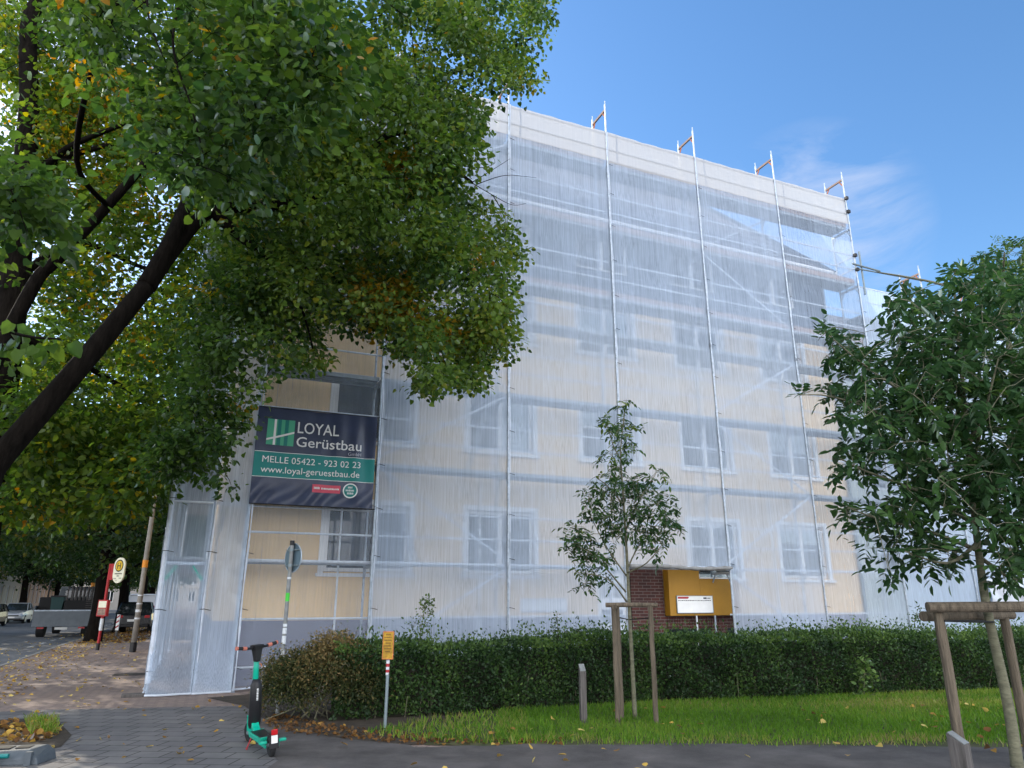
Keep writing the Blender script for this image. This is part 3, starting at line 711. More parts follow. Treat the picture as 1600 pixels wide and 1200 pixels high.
# ------------------------------------------------------------------ nets, one per bay
def net_panel(label, t0, t1, z0f, z1f, off, mat, bow=.03, seed=0, nx=22, nz=60, org=None, street=False, name='debris_net', hem=True, group='nets on the scaffold bays', flare=0.):
    r = np.random.default_rng(seed+5); ph = r.uniform(0, 6.28, 8); b = MB(); vs = []
    for j in range(nz+1):
        for i in range(nx+1):
            x = i/nx; t = t0+(t1-t0)*x; z0 = z0f(t) if callable(z0f) else z0f; z1 = z1f(t) if callable(z1f) else z1f
            z = z0+(z1-z0)*j/nz
            edge = math.sin(math.pi*x)
            dd = bow*.5*edge*(.55+.45*math.sin(z*3.1+ph[0]))+.012*edge*math.sin(t*9+ph[1]+z*.4)+.010*math.sin(z*2.0*math.pi+ph[2])*math.sin(math.pi*x*3+ph[3])
            if z < z0+.5: dd += .03*math.sin(t*7+ph[4])*(1-(z-z0)/.5)
            dd -= flare*max(0, (.9-z)/.9)**2.2
            vs.append((t, off+dd, z) if not street else (off+dd, t, z))
    ox = t0; orig = (t0, off, 0) if not street else (off, t0, 0)
    b.v = vs
    for j in range(nz):
        for i in range(nx): a = j*(nx+1)+i; b.f.append((a, a+1, a+nx+2, a+nx+1))
    e = fthing(name, label, 'net', orig[0], orig[1], 0, group)
    if not street and TOP == z1f:
        cut = lambda hi: [f for f in b.f if (b.v[f[0]][2]+b.v[f[2]][2] > 2*13.27) == hi]
        full = b.f; b.f = cut(False); lo = b.f; hi = [f for f in full if f not in set(lo)]
        m = b.build('mesh_sheet', M[mat], e, smooth=True, fix=False, org=orig); b.f = hi
        b.build('parapet_sheet', M['net_top'], e, smooth=True, fix=False, org=orig)
    else: m = b.build('mesh_sheet', M[mat], e, smooth=True, fix=False, org=orig)
    if hem:
        h = MB(); pts = [vs[i] for i in range(nx+1)]; h.tube([Vector(p)+Vector((0, 0, .01)) for p in pts], .018, 6); h.build('hem', M['hem'], e, org=orig)
        if not street:
            sm = MB(); zt_ = min(TOP, z1f(t1) if callable(z1f) else z1f); sm.tube([(t1+.045+.008*math.sin(q*2.7), off-.005, q) for q in np.linspace(.15 if t1 != 0 else .02, zt_, 40)], [.016+.008*math.sin(q*1.9+seed) for q in range(40)], 6); sm.build('seam', M['hem'], e, org=orig)
        zz = 0.4
        while zz < 14:
            zl = (z0f(t0) if callable(z0f) else z0f)+.1
            if zz > zl and zz < (z1f(t0) if callable(z1f) else z1f):
                if not street:
                    tb = MB().tube([(t0-.03, off-.035, zz), (t0+.05, off-.03, zz+.006), (t0+.16, off-.035, zz-.02)], .006, 4); tb.build('cable_tie', M['black'], e, org=orig)
            zz += .98+.06*math.sin(zz*5)
    return e
NO = .032
TOP = 14.3
net_panel('narrow net at the left end of the scaffold, seen down its corridor', -1.39, -.66, .02, TOP, -.035, 'net_end', .01, 1, 8, 60, flare=.22)
net_panel('whitish net strip between the corridor end and the corner pole left of the banner', -.65, 0., lambda t: .02+.0*t, TOP, -.03, 'net_dense', .02, 2, 8, 60, flare=.22)
net_panel('thin see-through net of the bay with the navy banner', 0., 2.45, lambda t: .03+.40*max(0, (t-.2)/2.2)**1.3, TOP, NO, 'net_thin', .05, 3)
net_panel('milky net with a leaning ladder behind it, next to the banner on its right', 2.45, 5.45, .12, TOP, NO, 'net', .05, 4)
net_panel('milky net in front of the white wall plaque', 5.45, 8.43, .12, TOP, NO, 'net', .05, 5)
net_panel('milky net hanging above the yellow fascia board with its lower edge raised', 8.43, 11.47, lambda t: .12 if t < 8.52 else 2.36, TOP, NO, 'net', .05, 6, nx=32)
net_panel('milky net with zigzag braces behind, right of the yellow fascia board', 11.47, 14.5, .12, TOP, NO, 'net', .05, 7)
net_panel('milky net of the last tall bay, sky showing between its upper decks', 14.5, 17.5, .12, TOP, NO, 'net_mid', .05, 8)
net_panel('dense white net of the first low bay, behind the right tree crown', 17.5, 20.45, .12, lambda t: 11.15, NO, 'net_far', .05, 9)
net_panel('dense white net of the second low bay, behind the right tree trunk', 20.45, 23.4, .12, 11.2, NO, 'net_far', .05, 10)
net_panel('dense white net of the low bay at the right edge of the photo', 23.4, 29.4, .12, 11.2, NO, 'net_far', .05, 11)
for k in range(3):
    net_panel(['street side net of the first bay behind the scaffold corner', 'street side net of the second bay behind the scaffold corner', 'street side net of the farthest bay along the pavement'][k], k*3.0, k*3.0+3, .05, TOP, -1.43, 'net_dense', .04, 20+k, street=True, nx=12)
# closing net at the far right end of the tall part: coarse mesh grid
b = MB()
for i in range(14):
    o = i*.73/13; b.tube([(17.52, o, 10.2), (17.52, o, 13.2)], .004, 4, caps=False)
for j in range(50):
    z = 10.2+j*.06; b.tube([(17.52, 0, z), (17.52, .73, z)], .004, 4, caps=False)
e = fthing('debris_net', 'coarse grid net closing the right end of the upper decks', 'net', 17.52, 0, 0, 'nets on the scaffold bays'); b.build('mesh_sheet', M['hem'], e, org=(17.52, 0, 0))
# rolled net along the raised edge, white tarp on the right
rn = fthing('rolled_net', 'rolled up net edge hanging over the gap above the yellow board', 'net', 8.45, -.1, 2.35)
pts = [(x, .02*math.sin(x*4), .02*math.sin(x*2.3)) for x in np.linspace(.06, 3.0, 26)]
MB().tube(pts, [.045+.012*math.sin(i*1.7) for i in range(26)], 8).build('roll', M['dullgrey'], rn, smooth=True)
tp = fthing('tarp', 'crumpled white plastic tarp on the netting at the right edge above the hedge', 'tarp', 20.6, -.14, 1.35)
b = MB(); nx, nz = 50, 14
for j in range(nz+1):
    for i in range(nx+1):
        x = i*.1; z = j/nz*.85
        b.v.append((x, -.05-.06*abs(math.sin(x*3.1+z*4+math.sin(x*1.3)))-.05*math.sin(z*9+x*1.7)*.5-.1*math.sin(math.pi*j/nz), z-.05*math.sin(x*2.2)))
for j in range(nz):
    for i in range(nx): a = j*(nx+1)+i; b.f.append((a, a+1, a+nx+2, a+nx+1))
b.build('sheet', M['tarp'], tp, smooth=True, fix=False)

# ------------------------------------------------------------------ banner
BX0, BX1, BZ0, BZ1 = -.03, 2.37, 3.40, 5.33
bn = fthing('banner', 'navy and teal advertising banner tied to the scaffold above the scooter', 'banner', BX0, -.10, BZ0)
BW, BH = BX1-BX0, BZ1-BZ0
def bwarp(x, z):
    a = x/BW
    w = .026*math.sin(x*17+z*1.6+.8*math.sin(z*2.3))*max(0, a-.30)*1.3*math.exp(-((z-1.1)/.8)**2)+.012*math.sin(x*7.3+1+z*2.4)+.020*math.sin(x*12-z*10+math.sin(x*5))*math.exp(-((z-.12)/.25)**2)+.010*math.sin(x*5+z*7)*math.exp(-((z-1.85)/.2)**2)
    return w+.03*math.sin(math.pi*a)
def bsheet(name, x0, x1, z0, z1, mat, lift, nx=60, nz=30):
    b = MB()
    for j in range(nz+1):
        for i in range(nx+1):
            x = x0+(x1-x0)*i/nx; z = z0+(z1-z0)*j/nz
            b.v.append((x, bwarp(x, z)-lift, z))
    for j in range(nz):
        for i in range(nx): a = j*(nx+1)+i; b.f.append((a, a+1, a+nx+2, a+nx+1))
    return b.build(name, M[mat], bn, smooth=True, fix=False)
bsheet('sheet', 0, BW, 0, BH, 'banner', 0, 120, 80)
bsheet('teal_band', 0.004, BW-.004, .53, 1.02, 'banner_teal', .004, 120, 24)
bsheet('band_line', 0.004, BW-.004, 1.02, 1.03, 'letter', .005, 120, 1); bsheet('band_line', 0.004, BW-.004, .52, .53, 'letter', .005, 120, 1)
LX, LZ = .20, 1.17
bsheet('logo', LX, LX+.53, LZ, LZ+.53, 'banner_green', .004, 30, 24)
bsheet('logo_stripe', LX+.20, LX+.27, LZ, LZ+.53, 'banner_dk', .006, 4, 24); bsheet('logo_stripe', LX+.34, LX+.41, LZ, LZ+.53, 'banner_dk', .006, 4, 24)
bsheet('logo_upright', LX+.13, LX+.175, LZ+.0, LZ+.53, 'letter', .008, 4, 24)
b = MB()
for i in range(21):
    x = LX+.53*i/20; z = LZ+.08+.18*i/20
    for dz in (0, .04): b.v.append((x, bwarp(x, z+dz)-.010, z+dz))
for i in range(20): b.f.append((2*i, 2*i+2, 2*i+3, 2*i+1))
b.build('logo_bar', M['letter'], bn, fix=False)
def btext(s, x, z, size, mat, width=None, lift=.020, align='LEFT', bold=0.):
    Mx = Matrix.Translation((x, 0, z)) @ Matrix.Rotation(R(90), 4, 'X')
    return text_part('lettering', s, size, M[mat], bn, Mx, align, bold, warp=lambda c: Vector((c.x, bwarp(c.x, c.z)-lift, c.z)), width=width)
btext('LOYAL', .77, 1.45, .33, 'letter', .83, bold=.0015); btext('Gerüstbau', .77, 1.17, .29, 'letter', 1.32, bold=.0015); btext('GmbH', 1.83, 1.06, .10, 'lettergrey', .27)
btext('MELLE 05422 - 923 02 23', .15, .81, .185, 'letter', 1.94, bold=0); btext('www.loyal-geruestbau.de', .15, .61, .185, 'letter', 1.94, bold=0)
bsheet('red_tag', 1.17, 1.73, .27, .43, 'pinkred', .004, 16, 6)
def strokes(name, x0, x1, z, h, mat, lift, seed):
    r = random.Random(seed); b = MB(); x = x0
    while x < x1-.01:
        w = r.uniform(.012, .022); q = [(x, z), (x+w, z), (x+w, z+h*r.uniform(.7, 1)), (x, z+h)]
        b.poly([(p, bwarp(p, k)-lift, k) for p, k in q]); x += w+.008
    return b.build(name, M[mat], bn, fix=False)
strokes('tag_print', 1.20, 1.32, .335, .045, 'letter', .010, 1); strokes('tag_print', 1.35, 1.70, .335, .035, 'letter', .010, 2)
def bdisc(cx, cz, r, mat, lift):
    b = MB(); pts = [(cx, bwarp(cx, cz)-lift, cz)]
    for i in range(32):
        x = cx+r*math.cos(i*math.pi/16); z = cz+r*math.sin(i*math.pi/16); pts.append((x, bwarp(x, z)-lift, z))
    b.v = pts; b.f = [(0, 1+i, 1+(i+1) % 32) for i in range(32)]; return b.build('round_emblem', M[mat], bn, fix=False)
bdisc(1.93, .34, .15, 'letter', .009); bdisc(1.93, .34, .125, 'banner_teal', .014)
strokes('emblem_print', 1.88, 1.98, .385, .04, 'letter', .019, 3); strokes('emblem_print', 1.84, 2.02, .325, .04, 'letter', .019, 4); strokes('emblem_print', 1.87, 1.99, .265, .04, 'letter', .019, 5)
b = MB()
for z in np.linspace(.05, BH-.05, 5):
    b.tube([(BW-.03, -.005, z), (BW+.10, .09, z+.01)], .005, 4)
b.tube([(0, .0, -.01), (BW+.06, .02, -.012)], .012, 6); b.tube([(0, .0, BH+.005), (BW+.06, .02, BH+.005)], .009, 6)
b.build('tie_rope', M['black'], bn)

# ------------------------------------------------------------------ hedge, dry bush, shoots
HF = [Vector((x, y, 0)) for x, y in ((-2.75, 10.72), (-1.78, 10.92), (0, 11.77), (2.08, 12.6), (4.3, 13.1), (6.8, 13.7), (9.5, 14.35), (13, 15.2), (17, 16.2))]
seg = [(HF[i+1]-HF[i]).length for i in range(len(HF)-1)]; HLEN = sum(seg)
def hedge_pt(s):
    for i, L in enumerate(seg):
        if s <= L or i == len(seg)-1:
            d = (HF[i+1]-HF[i]).normalized(); return HF[i]+d*s, Vector((-d.y, d.x, 0))
        s -= L
def hfun(s, k): return .5+.25*math.sin(s*1.3+k*1.7)+.15*math.sin(s*3.7+k*2.3)+.1*math.sin(s*8.1+k)
HDEP = 1.15
def hedge_top(s, d): return .88+.15*hfun(s, 1)+.05*math.sin(s*6+d*5)+(.04 if s > 4 else 0)
hd = thing('hedge', 'long clipped dark green hedge between the lawn and the scaffold', 'hedge', HF[3])
def hedge_leaves(n, s0, s1):
    pos = []; nr = []
    for _ in range(n):
        s = RNG.uniform(s0, s1); p, q = hedge_pt(s); r = RNG.random()
        if r < .52:
            z = RNG.uniform(.04, 1.0)*hedge_top(s, 0); bulge = -.12*hfun(s+z*2.1, 2)-.06*math.sin(z*7+s*4)+.12*max(0, z-.8)
            d = bulge+RNG.exponential(.06); nv = -q
        elif r < .92:
            d = RNG.uniform(-.05, HDEP); z = hedge_top(s, d)-RNG.exponential(.06)+(.10 if RNG.random() < .08 else 0)+(.26*RNG.random() if RNG.random() < .09 else 0)-(.12*max(0, .12-d)/.12); nv = Vector((0, 0, 1))
        else:
            d = HDEP+.05*RNG.normal(); z = RNG.uniform(.2, 1)*hedge_top(s, d); nv = q
        pos.append(tuple(p+q*d+Vector((0, 0, max(.02, z)))-HF[3])); nr.append(tuple(nv))
    return np.array(pos), np.array(nr)
p_, n_ = hedge_leaves(95000, .25, HLEN)
n = len(p_); tip = RNG.normal(0, .6, (n, 3))+n_*.6+np.array([0, 0, .35]); nn = n_+RNG.normal(0, .6, (n, 3))
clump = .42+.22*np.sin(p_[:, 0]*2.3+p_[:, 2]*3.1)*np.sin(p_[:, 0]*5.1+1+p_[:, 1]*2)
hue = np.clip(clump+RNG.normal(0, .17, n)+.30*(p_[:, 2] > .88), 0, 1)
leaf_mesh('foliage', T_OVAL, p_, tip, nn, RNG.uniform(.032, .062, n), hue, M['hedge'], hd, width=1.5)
M['hedge_core'] = new_mat('hedge_twigs', (.018, .017, .010), .95, var=.5, vscale=14)
b = MB(); rings = []
for s in np.linspace(.25, HLEN-.1, 70):
    p, q = hedge_pt(s); h = hedge_top(s, .5)-.14-.03*random.random(); j = .03*random.random()
    rings.append([tuple(p+q*(.10+j)-HF[3]+Vector((0, 0, .0))), tuple(p+q*(.06+j)-HF[3]+Vector((0, 0, h*.7))), tuple(p+q*(.16+j)-HF[3]+Vector((0, 0, h))), tuple(p+q*(HDEP-.12)-HF[3]+Vector((0, 0, h))), tuple(p+q*(HDEP-.1)-HF[3])])
b.loft(rings); b.build('branches', M['hedge_core'], hd)
b = MB()
for _ in range(420):
    s = RNG.uniform(.2, HLEN-.2); p, q = hedge_pt(s); a = p+q*RNG.uniform(.0, .5)-HF[3]
    b.tube([a, a+Vector((RNG.normal(0, .06), RNG.normal(0, .06)-.06, RNG.uniform(.25, .5)))], [.007, .004], 4, caps=False)
b.build('stems', M['bark_young'], hd)

db = thing('bush', 'half withered brown and olive bush at the left end of the hedge', 'bush', (-2.85, 11.0, 0))
C = []; 
for _ in range(560):
    a = RNG.uniform(0, 6.28); r = math.sqrt(RNG.random()); x = .16+.92*r*math.cos(a); y = .12+.62*r*math.sin(a)
    top = 1.02*(1-.35*r*r)*(.75 if x < -.6 else 1)+.08*math.sin(x*6)
    z = top*(1-abs(RNG.normal(0, .28))); C.append((x, y, max(.06, z)))
C = np.array(C); hc = np.clip(.32+.66*np.clip((C[:, 2]-.45)*1.6, 0, 1)*(.75+.25*np.sin(C[:, 0]*5))+.18*(C[:, 0] < -.55)+RNG.normal(0, .14, len(C)), .02, 1)
leaf_mesh('foliage', T_OVAL, *[q for q in (lambda L: (L[0], L[1], L[2], L[3], L[4]))(cluster_leaves(C, 52, .15, .8, (.03, .055), hc, .13, .25))], M['drybush'], db, width=1.2)
T = Tree()
for _ in range(9):
    a = RNG.uniform(0, 6.28); T.limb([(RNG.normal(0, .25), .1+RNG.normal(0, .12), 0), (.35*math.cos(a), .1+.2*math.sin(a), .35), (.8*math.cos(a), .1+.4*math.sin(a), .8)], .014, .005, 5, 4)
T.twigs(C[::3], .002, 4, rmax=.008); T.wood.build('stems', M['bark_young'], db, smooth=True)

def shoot(label, u0, v0, u1, v1, Y, n, sz, bright):
    a = at(u0, v0, Y); c = at(u1, v1, Y); e = thing('shrub_shoot', label, 'shrub shoot', (a.x, a.y, 0), 0, 'tall shoots growing out of the hedge')
    T = Tree(); h = c.z; T.limb([(0, 0, 0), (0, 0, a.z), (c.x-a.x, 0, h)], .009, .003, 5, 4)
    C = []
    for i in range(n):
        q = RNG.random()**.8; z = a.z-.15+(h-a.z+.15)*q; w = (.26*(1-q)+.03); C.append(((c.x-a.x)*q+RNG.uniform(-w, w), RNG.uniform(-w, w)*.6, z))
    C = np.array(C); T.twigs(C, .0018, 4, rmax=.005); T.wood.build('stem', M['bark_young'], e)
    leaf_mesh('foliage', T_OVAL, *cluster_leaves(C, 7, .07, .8, (sz*.7, sz), np.full(n, bright), .12, .1), M['hedge'], e, width=1.6)
shoot('tall leafy shoot rising from the hedge right of the rusty yellow sign', 655, 1005, 667, 935, 11.8, 46, .055, .7)
shoot('slim shoot rising from the hedge left of the staked young tree', 872, 1000, 870, 958, 12.6, 22, .05, .65)
shoot('loose shoot above the hedge just left of the tree stakes', 905, 1000, 903, 985, 12.8, 16, .05, .6)
shoot('small shoot above the hedge beside the right tree support', 1428, 985, 1437, 945, 14.6, 22, .06, .6)
shoot('low broad leafed shoot on the front of the hedge left of the right tree support', 1350, 1080, 1352, 1030, 13.25, 26, .10, .9)

# ------------------------------------------------------------------ grass, fallen leaves
def pts_in(P, n):
    P = np.array([(p[0], p[1]) for p in P]); lo = P.min(0); hi = P.max(0); out = np.zeros((0, 2))
    while len(out) < n:
        q = RNG.uniform(lo, hi, (n*2, 2)); out = np.vstack([out, q[in_poly(q[:, 0], q[:, 1], [tuple(p) for p in P])]])
    return out[:n]
g = pts_in([(-1.9, 9.75), (-1.1, 9.25), (.4, 8.99), (2, 8.93), (5, 8.9), (9, 8.93), (13, 9.1), (13.5, 15.2), (8.8, 14.3), (5.5, 13.5), (2.2, 12.6), (.2, 11.75), (-1.0, 11.1)], 85000)
n = len(g); pos = np.column_stack([g, np.full(n, .008)])
dens = np.sin(g[:, 0]*1.3+g[:, 1]*.9)*np.sin(g[:, 0]*.55-g[:, 1]*1.7+2)
dry = ((g[:, 1]-9.0 < .35+.2*np.sin(g[:, 0]*3)) & (RNG.random(n) < .45)) | ((np.exp(-((g[:, 1]-12.3)/.5)**2-((g[:, 0]-7.5)/3.0)**2) > RNG.random(n)*.8)) | ((np.exp(-((g[:, 1]-13.9)/.4)**2-((g[:, 0]-8.5)/2.0)**2) > RNG.random(n)*.8)) | ((g[:, 0] < .2) & (RNG.random(n) < .35))
keep = RNG.random(n) < np.where(g[:, 1] < 9.06+.07*np.sin(g[:, 0]*2.7)+.04*np.sin(g[:, 0]*9), .10, np.where(g[:, 1] < 9.25, .5, np.where(g[:, 0] < -.2, .4, 1.)))
hue = np.clip(.38+.2*dens+RNG.normal(0, .14, n)+.48*dry, 0, 1)
tip = RNG.normal(0, .38, (n, 3)); tip[:, 2] = 1; nr = RNG.normal(0, 1, (n, 3)); nr[:, 2] *= .3
sz = RNG.uniform(.035, .085, n)*np.where(g[:, 0] < .5, 1.25, 1)
gr = leaf_mesh('grass', T_BLADE, pos[keep], tip[keep], nr[keep], sz[keep], hue[keep], M['grass'], width=.16)
tag(gr, 'short green lawn grass with dry patches between the hedge and the path', 'grass', None, 'stuff')
def litter(name, label, P, n, hue0, sd, z, size=(.04, .075), flat=.25):
    g = P if isinstance(P, np.ndarray) else pts_in(P, n); n = len(g); pos = np.column_stack([g, z+RNG.uniform(0, .02, n)])
    tip = RNG.normal(0, 1, (n, 3)); tip[:, 2] *= flat; nr = RNG.normal(0, flat*1.3, (n, 3)); nr[:, 2] += 1
    o = leaf_mesh(name, T_LIME, pos, tip, nr, RNG.uniform(size[0], size[1], n), np.clip(RNG.normal(hue0, sd, n), 0, 1), M['fallen'])
    return tag(o, label, 'leaves', None, 'stuff')
k1 = pts_in([gnd(-40, 1020), gnd(60, 1000), gnd(150, 985), gnd(225, 1000), gnd(225, 1080), gnd(100, 1120), gnd(-40, 1110)], 480)
k2 = pts_in([st(-4.2, 8), st(-2.6, 8), st(-2.9, 36), st(-4.25, 36)], 650)
k3 = pts_in([gnd(60, 1100), gnd(430, 1085), gnd(430, 1190), gnd(60, 1195)], 46)
litter('fallen_leaves', 'yellow autumn leaves scattered over the pavement by the kerb', np.vstack([k1, k2, k3]), 0, .68, .22, .012)
litter('fallen_leaves', 'brown leaf litter along the foot of the hedge', [(-3.5, 10.9), (-3.0, 9.9), (-2.0, 9.35), (-1.1, 9.0), (.6, 9.05), (.6, 9.3), (-.9, 9.5), (-1.8, 10.0), (-2.6, 10.5), (-3.3, 11.3)], 420, .16, .16, .016, (.035, .06), .5)
litter('fallen_leaves', 'few leaves lying on the lawn and the dark path', np.vstack([pts_in([(-.5, 9.2), (12, 9.3), (12, 13), (1, 11.5)], 95), pts_in([(-2.3, 6), (8, 6), (8, 9), (-2.2, 9)], 60)]), 0, .6, .25, .05, (.05, .085))
litter('fallen_leaves', 'ochre leaf litter in the tree pit at the lower left corner', [gnd(-60, 1130), gnd(82, 1124), gnd(95, 1150), gnd(70, 1160), gnd(-60, 1170)], 260, .38, .2, .016, (.05, .085), .5)
litter('fallen_leaves', 'brown leaf strip along the parked black car', [st(-3.9, 33), st(-1.7, 33), st(-1.7, 52), st(-3.9, 52)], 1300, .3, .2, .01, (.07, .12), .4)
g = pts_in([gnd(40, 1126), gnd(85, 1124), gnd(92, 1148), gnd(45, 1150)], 500); n = len(g); tip = RNG.normal(0, .5, (n, 3)); tip[:, 2] = 1; nr = RNG.normal(0, 1, (n, 3))
tag(leaf_mesh('grass', T_BLADE, np.column_stack([g, np.full(n, .01)]), tip, nr, RNG.uniform(.06, .14, n), RNG.uniform(.5, 1, n), M['grass'], width=.12), 'yellowish tuft of grass in the tree pit at the lower left corner', 'grass', None, 'stuff')

# ------------------------------------------------------------------ the big lime tree at the left
A0 = Vector((-7.7, 7.2, 0))
big = thing('lime_tree', 'big leaning lime tree whose leafy boughs fill the upper left of the view', 'tree', A0)
T = Tree(); rel = lambda p: Vector(p)-A0
trunk = T.limb([rel(p) for p in ((-7.75, 7.15, -.05), (-7.6, 7.4, 1.2), at(-60, 790, 8.0), at(0, 716, 8.2), at(135, 560, 8.5), at(228, 448, 8.9))], .18, .115, 14, 8)
T.limb([rel(p) for p in (at(228, 448, 8.9), at(270, 370, 9.2), at(298, 300, 9.5), at(340, 200, 10), at(420, 60, 10.6), at(520, -80, 11))], .13, .04, 10)
T.limb([rel(p) for p in (at(-60, 790, 8.0), at(-40, 640, 9.0), at(50, 450, 9.6), at(90, 405, 9.7), at(168, 322, 9.9), at(258, 214, 10.1), at(330, 90, 10.4), at(400, -60, 10.6))], .12, .045, 10)
T.limb([rel(p) for p in (at(228, 448, 8.9), at(270, 390, 9.3), at(330, 330, 9.8), at(420, 322, 10.3), at(520, 300, 10.8), at(600, 215, 11.2), at(650, 215, 11.4), at(690, 250, 11.6), at(738, 285, 11.8))], .13, .025, 9)
T.limb([rel(p) for p in (at(298, 300, 9.5), at(420, 230, 10.3), at(560, 180, 11), at(690, 120, 11.6), at(775, 85, 12.2), at(830, 60, 12.5))], .11, .02, 8)
T.limb([rel(p) for p in (at(330, 330, 9.8), at(420, 400, 10.4), at(530, 440, 11), at(640, 500, 11.4), at(700, 545, 11.6), at(775, 560, 11.9))], .10, .015, 8)
T.limb([rel(p) for p in (at(420, 400, 10.4), at(470, 480, 10.6), at(490, 550, 10.7))], .04, .01, 6)
T.limb([rel(p) for p in (at(640, 500, 11.4), at(690, 570, 11.5), at(690, 610, 11.5))], .03, .01, 6)
T.limb([rel(p) for p in (at(168, 322, 9.9), at(120, 250, 8.5), at(160, 60, 7.0), at(260, -120, 6.2), at(330, -220, 5.8))], .042, .025, 8)
for pl in ((at(330, -220, 5.8), at(300, -60, 5.6), at(270, 60, 5.5), at(300, 170, 5.5), at(320, 250, 5.5)), (at(330, -220, 5.8), at(380, -40, 6), at(430, 70, 6.1), at(560, 120, 6.6)), (at(260, -120, 6.2), at(230, 0, 5.8), at(255, 90, 5.6)), (at(330, -220, 5.8), at(520, -60, 7), at(640, 30, 8)),
           (at(-200, 300, 4.2), at(-80, 470, 3.9), at(20, 520, 3.8), at(95, 530, 3.75))):
    T.limb([rel(p) for p in pl], .022, .005, 5)
bare = Tree()
for pl in ((at(738, 285, 11.8), at(775, 262, 11.9), at(797, 248, 12)), (at(745, 288, 11.8), at(790, 274, 12), at(838, 278, 12.2)), (at(690, 250, 11.6), at(740, 262, 11.8), at(772, 256, 11.9), (at(768, 241, 12))), (at(720, 275, 11.7), at(770, 305, 11.9), at(800, 320, 12), at(822, 318, 12.1)), (at(770, 305, 11.9), at(790, 335, 12), at(810, 345, 12))):
    T.limb([rel(p) for p in pl], .010, .003, 5)
Z = []
def zone(P, n, d0, d1, hue, sd=.1, yel=0.): 
    c = sample_poly(P, int(n*2.6), d0, d1)
    g = np.sin(c[:, 0]*2.7+c[:, 2]*1.1+.5)*np.sin(c[:, 1]*2.3-c[:, 2]*1.7)+.6*np.sin(c[:, 2]*3.9+c[:, 0]*1.9)*np.sin(c[:, 0]*4.1-c[:, 1]*2.2)
    c = c[np.argsort(-g-RNG.normal(0, .33, len(g)))[:n]]; h = np.clip(RNG.normal(hue, sd, n), 0, 1); h = np.where((h > .56) & (hue < .5), .56, h); y = RNG.random(n) < yel; h[y] = RNG.uniform(.62, .95, y.sum()); Z.append((c, h))
zone([(330, 0), (845, -20), (860, 10), (850, 45), (840, 60), (850, 95), (828, 128), (790, 150), (745, 172), (738, 235), (770, 290), (798, 345), (812, 405), (798, 440), (785, 465), (798, 512), (796, 550), (755, 588), (730, 615), (668, 628), (645, 600), (650, 570), (600, 556), (585, 520), (522, 500), (505, 540), (520, 568), (470, 582), (430, 560), (390, 500), (350, 450), (330, 300)], 1250, 9.6, 13.0, .36, .19, .012)
zone([(90, -40), (640, -40), (560, 110), (440, 260), (330, 320), (265, 270), (180, 200)], 300, 5.0, 8.2, .20, .13, .02)  # shade of the upper left put into a darker leaf tone
zone([(560, 440), (620, 430), (660, 500), (640, 540), (590, 530)], 46, 10.2, 11.2, .8, .08)
zone([(620, 230), (690, 240), (680, 280), (620, 280)], 9, 10.8, 11.4, .8, .08)
zone([(430, 60), (640, 80), (700, 300), (600, 420), (450, 330)], 170, 8.6, 10.5, .42, .10, .02)
zone([(300, 430), (470, 420), (460, 560), (420, 610), (415, 640), (395, 668), (360, 690), (310, 700), (280, 650)], 120, 9.5, 11.5, .22, .1, .05)
zone([(255, 670), (345, 690), (374, 752), (350, 768), (300, 740), (235, 745)], 38, 10.5, 11.8, .18, .08, .03)
zone([(590, 480), (800, 470), (803, 552), (735, 615), (668, 630), (648, 600), (590, 550)], 46, 10.8, 12.2, .55, .08, .08)
zone([(-900, -700), (900, -500), (760, -20), (-700, -20)], 330, 5.5, 11, .36, .1, .05)  # unseen foliage above the view, added to shade the left foreground
zone([(-900, -100), (-20, -40), (-20, 620), (-500, 700)], 150, 5.5, 10, .36, .1, .05)
zone([(0, 285), (50, 290), (58, 350), (20, 385), (0, 380)], 16, 4.6, 5.4, .22, .08)
C = np.vstack([c for c, h in Z]); H = np.concatenate([h for c, h in Z])
Cr = C-np.array(A0)
T.twigs(Cr, .0035, 4, rmax=.022)
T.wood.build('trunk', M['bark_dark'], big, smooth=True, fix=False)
OPEN = [[(500, 508), (588, 530), (596, 562), (642, 572), (636, 606), (660, 640), (700, 668), (415, 660), (425, 612), (432, 570), (472, 592), (528, 578), (510, 545)],
        [(742, 182), (795, 156), (830, 135), (852, 132), (860, 60), (856, 12), (864, -60), (1100, -60), (1100, 720), (640, 720), (640, 634), (700, 632), (738, 622), (760, 596), (803, 558), (808, 520), (792, 470), (818, 412), (802, 345), (774, 292), (744, 238)],
        [(330, 700), (372, 772), (330, 850), (640, 850), (640, 660), (412, 660), (385, 690)], [(340, 455), (385, 470), (400, 560), (410, 600), (372, 600), (345, 540)]]
def keep_open(L, O):
    p = L[0]+np.array(O); y = p[:, 1]; z = p[:, 2]-CH; f = y*math.cos(PIT)+z*math.sin(PIT); u = 800+F_PX*p[:, 0]/np.maximum(f, .1); v = 600-F_PX*(-y*math.sin(PIT)+z*math.cos(PIT))/np.maximum(f, .1)
    w1 = np.sin(p[:, 0]*5.1+p[:, 2]*3.3)+np.sin(p[:, 2]*7.3-p[:, 1]*4.1); w2 = np.sin(p[:, 0]*6.3-p[:, 2]*4.7)+np.sin(p[:, 1]*5.9+p[:, 2]*2.9)
    u = u-11*w1+RNG.normal(0, 9, len(p))-6; v = v-11*w2+RNG.normal(0, 9, len(p))-4
    bad = np.zeros(len(p), bool)
    for i, P in enumerate(OPEN): bad |= in_poly(u, v, P) & (RNG.random(len(p)) < (.55 if i == 3 else .96))
    return [q[~bad] for q in L]
L = keep_open(cluster_leaves(Cr, 50, .33, .55, (.056, .094), H, .07, .45), A0)
LC = L
